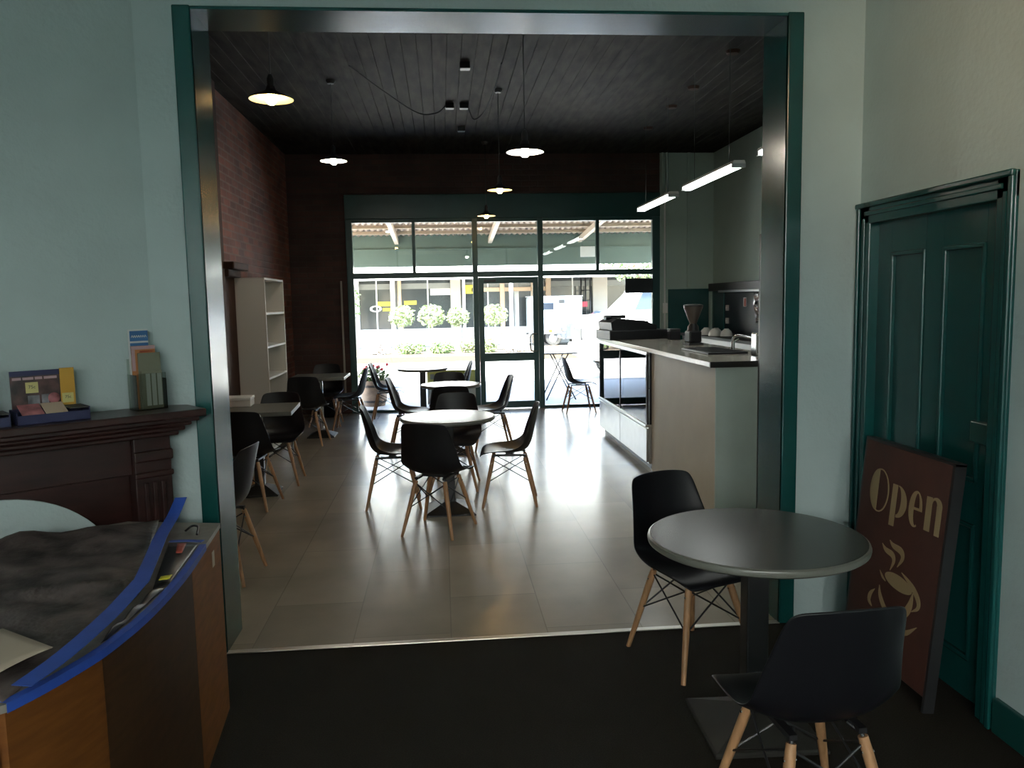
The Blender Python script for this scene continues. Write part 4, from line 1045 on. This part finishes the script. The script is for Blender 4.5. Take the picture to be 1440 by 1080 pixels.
# shop across the street
SY = 32.0
t = thing('shop_building', 'shop building across the street with dark windows and white awning band', 'building', (0, 0, -.17))
bm_obj('wall', B((-16, 24, SY + .25, SY + 5, 0, 7)), M['shop_white'], t)
bm_obj('plinth', B((-16, 24, SY + .02, SY + .249, 0, .70, .01)), M['shop_white'], t)
bm_obj('awning_band', B((-16, 24, SY - 3.0, SY - 2.9, 2.55, 3.10, .01)), M['shop_white'], t)
bm_obj('awning_roof', B((-16, 24, SY - 2.899, SY + .24, 2.86, 2.90)), M['shop_grey'], t)
xs = [-9.5, -6.2, -3.35, -1.80, .70, 3.0, 4.22, 6.35, 9.5, 13]
for a, b in zip(xs, xs[1:]):
    f = bm_obj('window', B((a + .1, b - .1, SY + .10, SY + .13, .71, 2.84)), M['shop_glass'], t)
    xm = (a + b) / 2
    bm_obj('mullion', B((xm - .025, xm + .025, SY + .06, SY + .099, .71, 2.84)), M['shop_white'], f)
    bm_obj('valance_board', B((a + .1, b - .1, SY + .07, SY + .099, 2.28, 2.50)), M['shop_grey'], f)
for x, w, m in ((-1.93, .09, 'shop_white'), (-1.66, .07, 'shop_beige'), (.55, .20, 'post_grey'), (.88, .06, 'shop_white'), (2.42, .09, 'shop_beige'), (3.66, .06, 'shop_beige'), (4.28, .10, 'shop_beige'), (6.38, .30, 'post_grey'), (-3.35, .10, 'shop_white'), (9.5, .2, 'shop_white'), (-6.2, .1, 'shop_white')):
    bm_obj('column', B((x - w, x + w, SY - .12, SY + .05, .0, 2.85, .01)), M[m], t)
bm_obj('beige_rail', B((1.2, 4.2, SY - .02, SY + .055, 2.12, 2.28)), M['shop_beige'], t)
bm_obj('window_lettering', B((-2.55, -1.98, SY + .055, SY + .069, 1.62, 1.80), (-1.5, -1.0, SY + .055, SY + .069, 1.66, 1.82), (-2.35, -2.0, SY + .055, SY + .069, 1.42, 1.55)), M['shop_yellow'], t)
bm = bmesh.new(); lathe(bm, [(.14, -.008), (.24, -.008), (.24, .008), (.14, .008), (.14, -.008)], 24); o = bm_obj('round_emblem', bm, M['shop_white'], t); o.location = (-2.62, SY + .055, 1.52); o.rotation_euler = (pi / 2, 0, 0); o.scale = (1, .55, 1)
bm_obj('yellow_sign', B((.93, 1.25, SY - .02, SY + .05, 2.05, 2.40)), M['shop_yellow'], t)
bm_obj('window_banner', B((-.45, .35, SY + .055, SY + .069, 2.02, 2.28)), M['shop_white'], t)
# lattice frame at the right of the shop
t = thing('metal_trellis', 'dark metal trellis stand with red tag in front of the far shop', 'trellis', (5.7, SY - .6, -.17))
for x in (-.18, 0, .18):
    bm = bmesh.new(); tube(bm, [(x, 0, 0), (x, 0, 2.6)], .03, 8); bm_obj('upright', bm, M['blackmetal'], t)
for z in (.5, .9, 1.3, 1.7, 2.1, 2.5):
    bm = bmesh.new(); tube(bm, [(-.18, 0, z), (.18, 0, z)], .02, 8); bm_obj('rung', bm, M['blackmetal'], t)
bm_obj('red_tag', B((-.14, .06, -.05, -.032, 1.45, 1.65)), M['flower_red'], t)

# vehicles
def wheel(t, x, y, r, w=.2):
    bm = bmesh.new(); lathe(bm, [(r * .6, -w / 2), (r * .92, -w / 2), (r, -w * .35), (r, w * .35), (r * .92, w / 2), (r * .6, w / 2)], 24)
    o = bm_obj('wheel', bm, M['tyre'], t, smooth=True); o.location = (x, y, r); o.rotation_euler = (pi / 2, 0, 0)
    bm = bmesh.new(); lathe(bm, [(0, -w * .42), (r * .25, -w * .46), (r * .6, -w * .4), (r * .6, w * .4), (r * .25, w * .46), (0, w * .42)], 20); bm_obj('hubcap', bm, M['chrome'], o, smooth=True)
def vehicle(name, label, loc, L, W_, hood, roof, wr, paint, a=(.24, .40, .93), z0=.25, sx=1):
    """front toward -x"""
    t = thing(name, label, 'car', loc)
    x0, x1 = 0, L
    body = [(x0 + .02, z0 + .1), (x0, hood * .72), (x0 + .06, hood * .92), (x0 + .18, hood * .97), (L * a[0], hood), (L * a[1], roof), (L * .80, roof), (L * a[2], hood * 1.02), (L, hood * .9), (L, z0 + .05), (L * .5, z0)]
    prof = [(px, pz) for px, pz in body]
    def section(bm, ins, y): return [bm.verts.new((px + (L / 2 - px) * ins * .02, y, pz)) for px, pz in prof]
    bm = bmesh.new()
    secs = []
    for y, k in ((0, 1), (.05, .0), (W_ - .05, .0), (W_, 1)):
        row = []
        for px, pz in prof:
            dy = 0
            if pz > hood * 1.05: dy = .14 if y < W_ / 2 else -.14
            s = .985 if k else 1
            row.append(bm.verts.new((L / 2 + (px - L / 2) * s, y + dy, z0 + (pz - z0) * (s if k else 1))))
        secs.append(row)
    n = len(prof)
    for r0, r1 in zip(secs, secs[1:]):
        for i in range(n): bm.faces.new((r0[i], r0[(i + 1) % n], r1[(i + 1) % n], r1[i]))
    bm.faces.new(secs[0]); bm.faces.new(secs[-1])
    bm_obj('body', bm, paint, t)
    for y, yy in ((-.004, .142), (W_ + .004, W_ - .142)):
        d = 1 if y < 1 * W_ / 2 else -1
        for fx0, fx1 in ((a[1] - .07, .60), (.62, .86)):
            bm = bmesh.new(); zb, zt_ = hood * 1.06, roof - .09
            q = [(L * fx0 + (0 if fx0 > .5 else -.12), y + d * .03, zb), (L * fx1, y + d * .03, zb), (L * (fx1 - (.06 if fx1 > .8 else 0)), yy - d * .035, zt_), (L * (fx0 + .02) + (.04 if fx0 < .5 else 0), yy - d * .035, zt_)]
            vs = [bm.verts.new(p) for p in q]; bm.faces.new(vs)
            ob = bm_obj('side_window', bm, M['carglass'], t); md = ob.modifiers.new('s', 'SOLIDIFY'); md.thickness = .02; md.offset = 0
    bm = bmesh.new(); e = .02
    vs = [bm.verts.new(p) for p in ((L * a[0] + .03, .10, hood + .03), (L * a[0] + .03, W_ - .10, hood + .03), (L * a[1] - .04, W_ - .2, roof - .03), (L * a[1] - .04, .2, roof - .03))]; bm.faces.new(vs)
    ob = bm_obj('windscreen', bm, M['carglass'], t); md = ob.modifiers.new('s', 'SOLIDIFY'); md.thickness = .03; md.offset = 0
    for y in (.06, W_ - .06):
        for wx in (.19, .80): wheel(t, L * wx, y + (.02 if y < W_ / 2 else -.02), wr)
    bm_obj('bumper', B((-.10, .12, .06, W_ - .06, z0 + .08, z0 + .34, .05)), paint, t)
    for y in (.10, W_ - .36): bm_obj('headlight', B((-.03, .10, y, y + .26, hood * .66, hood * .80, .03)), M['lamp_clear'], t)
    bm_obj('grille', B((-.035, .04, .42, W_ - .42, hood * .62, hood * .80, .01)), M['blackmetal'], t)
    return t
vehicle('parked_car', 'big white four-wheel drive parked outside the right window', (2.90, 15.95, -.16), 4.7, 1.85, 1.42, 2.10, .37, M['carwhite'], a=(.16, .31, .95), z0=.45)
vehicle('parked_car', 'small dark car standing in for a reflection in the far shop window', (4.35, 28.0, -.16), 3.4, 1.55, .92, 1.30, .28, M['cardark'])  # car mirrored in the shop glass, modelled as a solid vehicle
t = thing('reflected_camper', 'low pale camper standing in for a reflection in the far shop window', 'trailer', (3.30, 29.9, -.16))  # caravan reflection in the shop glass, built as a solid trailer
bm_obj('body', B((0, 2.0, 0, 1.4, .45, 1.85, .06)), M['camper'], t)
bm_obj('side_window', B((.42, .90, -.012, -.001, 1.36, 1.62, .004)), M['carglass'], t); bm_obj('vent', B((1.10, 1.32, -.012, -.001, 1.60, 1.74, .004)), M['charcoal'], t)
bm_obj('roof_edge', B((-.02, 2.02, -.02, 1.42, 1.851, 1.88, .01)), M['white_bright'], t)
wheel(t, .9, .15, .3); wheel(t, .9, 1.25, .3)
bm_obj('drawbar', B((-.6, 0, .66, .74, .42, .48, .006), (-.58, -.52, .67, .73, 0, .419, .005)), M['blackmetal'], t)
bm_obj('tail_lamp', B((.70, .84, -.014, -.001, .50, .62, .004)), M['lamp_amber'], t)

# ------------------------------------------------------------------ light
w = bpy.data.worlds.new('World'); SC.world = w; w.use_nodes = True
nt = w.node_tree; bg = nt.nodes['Background']
sky = nt.nodes.new('ShaderNodeTexSky'); sky.sky_type = 'NISHITA'; sky.sun_disc = False; sky.sun_elevation = radians(58); sky.sun_rotation = radians(200); sky.altitude = 100; sky.dust_density = 2.0
nt.links.new(sky.outputs[0], bg.inputs['Color']); bg.inputs['Strength'].default_value = 3.0
sd = bpy.data.lights.new('sun', 'SUN'); sd.energy = 110; sd.angle = radians(.6); sd.color = (1, .96, .88)
so = bpy.data.objects.new('sun', sd); COL.objects.link(so)
so.rotation_euler = Vector((.35, .42, -1)).to_track_quat('-Z', 'Y').to_euler()

# ------------------------------------------------------------------ camera
yaw, pitch, roll = .08559864, .10470643, .01934158
f = Vector((sin(yaw) * cos(pitch), cos(yaw) * cos(pitch), -sin(pitch)))
r = Vector((cos(yaw), -sin(yaw), 0)); d = f.cross(r)
r2 = cos(roll) * r + sin(roll) * d; d2 = -sin(roll) * r + cos(roll) * d
cam = bpy.data.cameras.new('camera'); co = bpy.data.objects.new('camera', cam); COL.objects.link(co)
mx = Matrix((r2, -d2, -f)).transposed().to_4x4(); mx.translation = (0, 0, H); co.matrix_world = mx
cam.sensor_fit = 'HORIZONTAL'; cam.sensor_width = 36; cam.lens = 1117.41 / 1440 * 36; cam.clip_end = 500; cam.clip_start = .05
SC.camera = co
SC.view_settings.view_transform = 'Standard'; SC.view_settings.look = 'None'; SC.view_settings.gamma = 1; SC.view_settings.exposure = 0; SC.view_settings.use_curve_mapping = False
SC.cycles.use_denoising = True
SC.cycles.max_bounces = 10; SC.cycles.diffuse_bounces = 5; SC.cycles.glossy_bounces = 5; SC.cycles.transparent_max_bounces = 16
SC.cycles.caustics_reflective = False; SC.cycles.caustics_refractive = False
SC.cycles.sample_clamp_indirect = 6
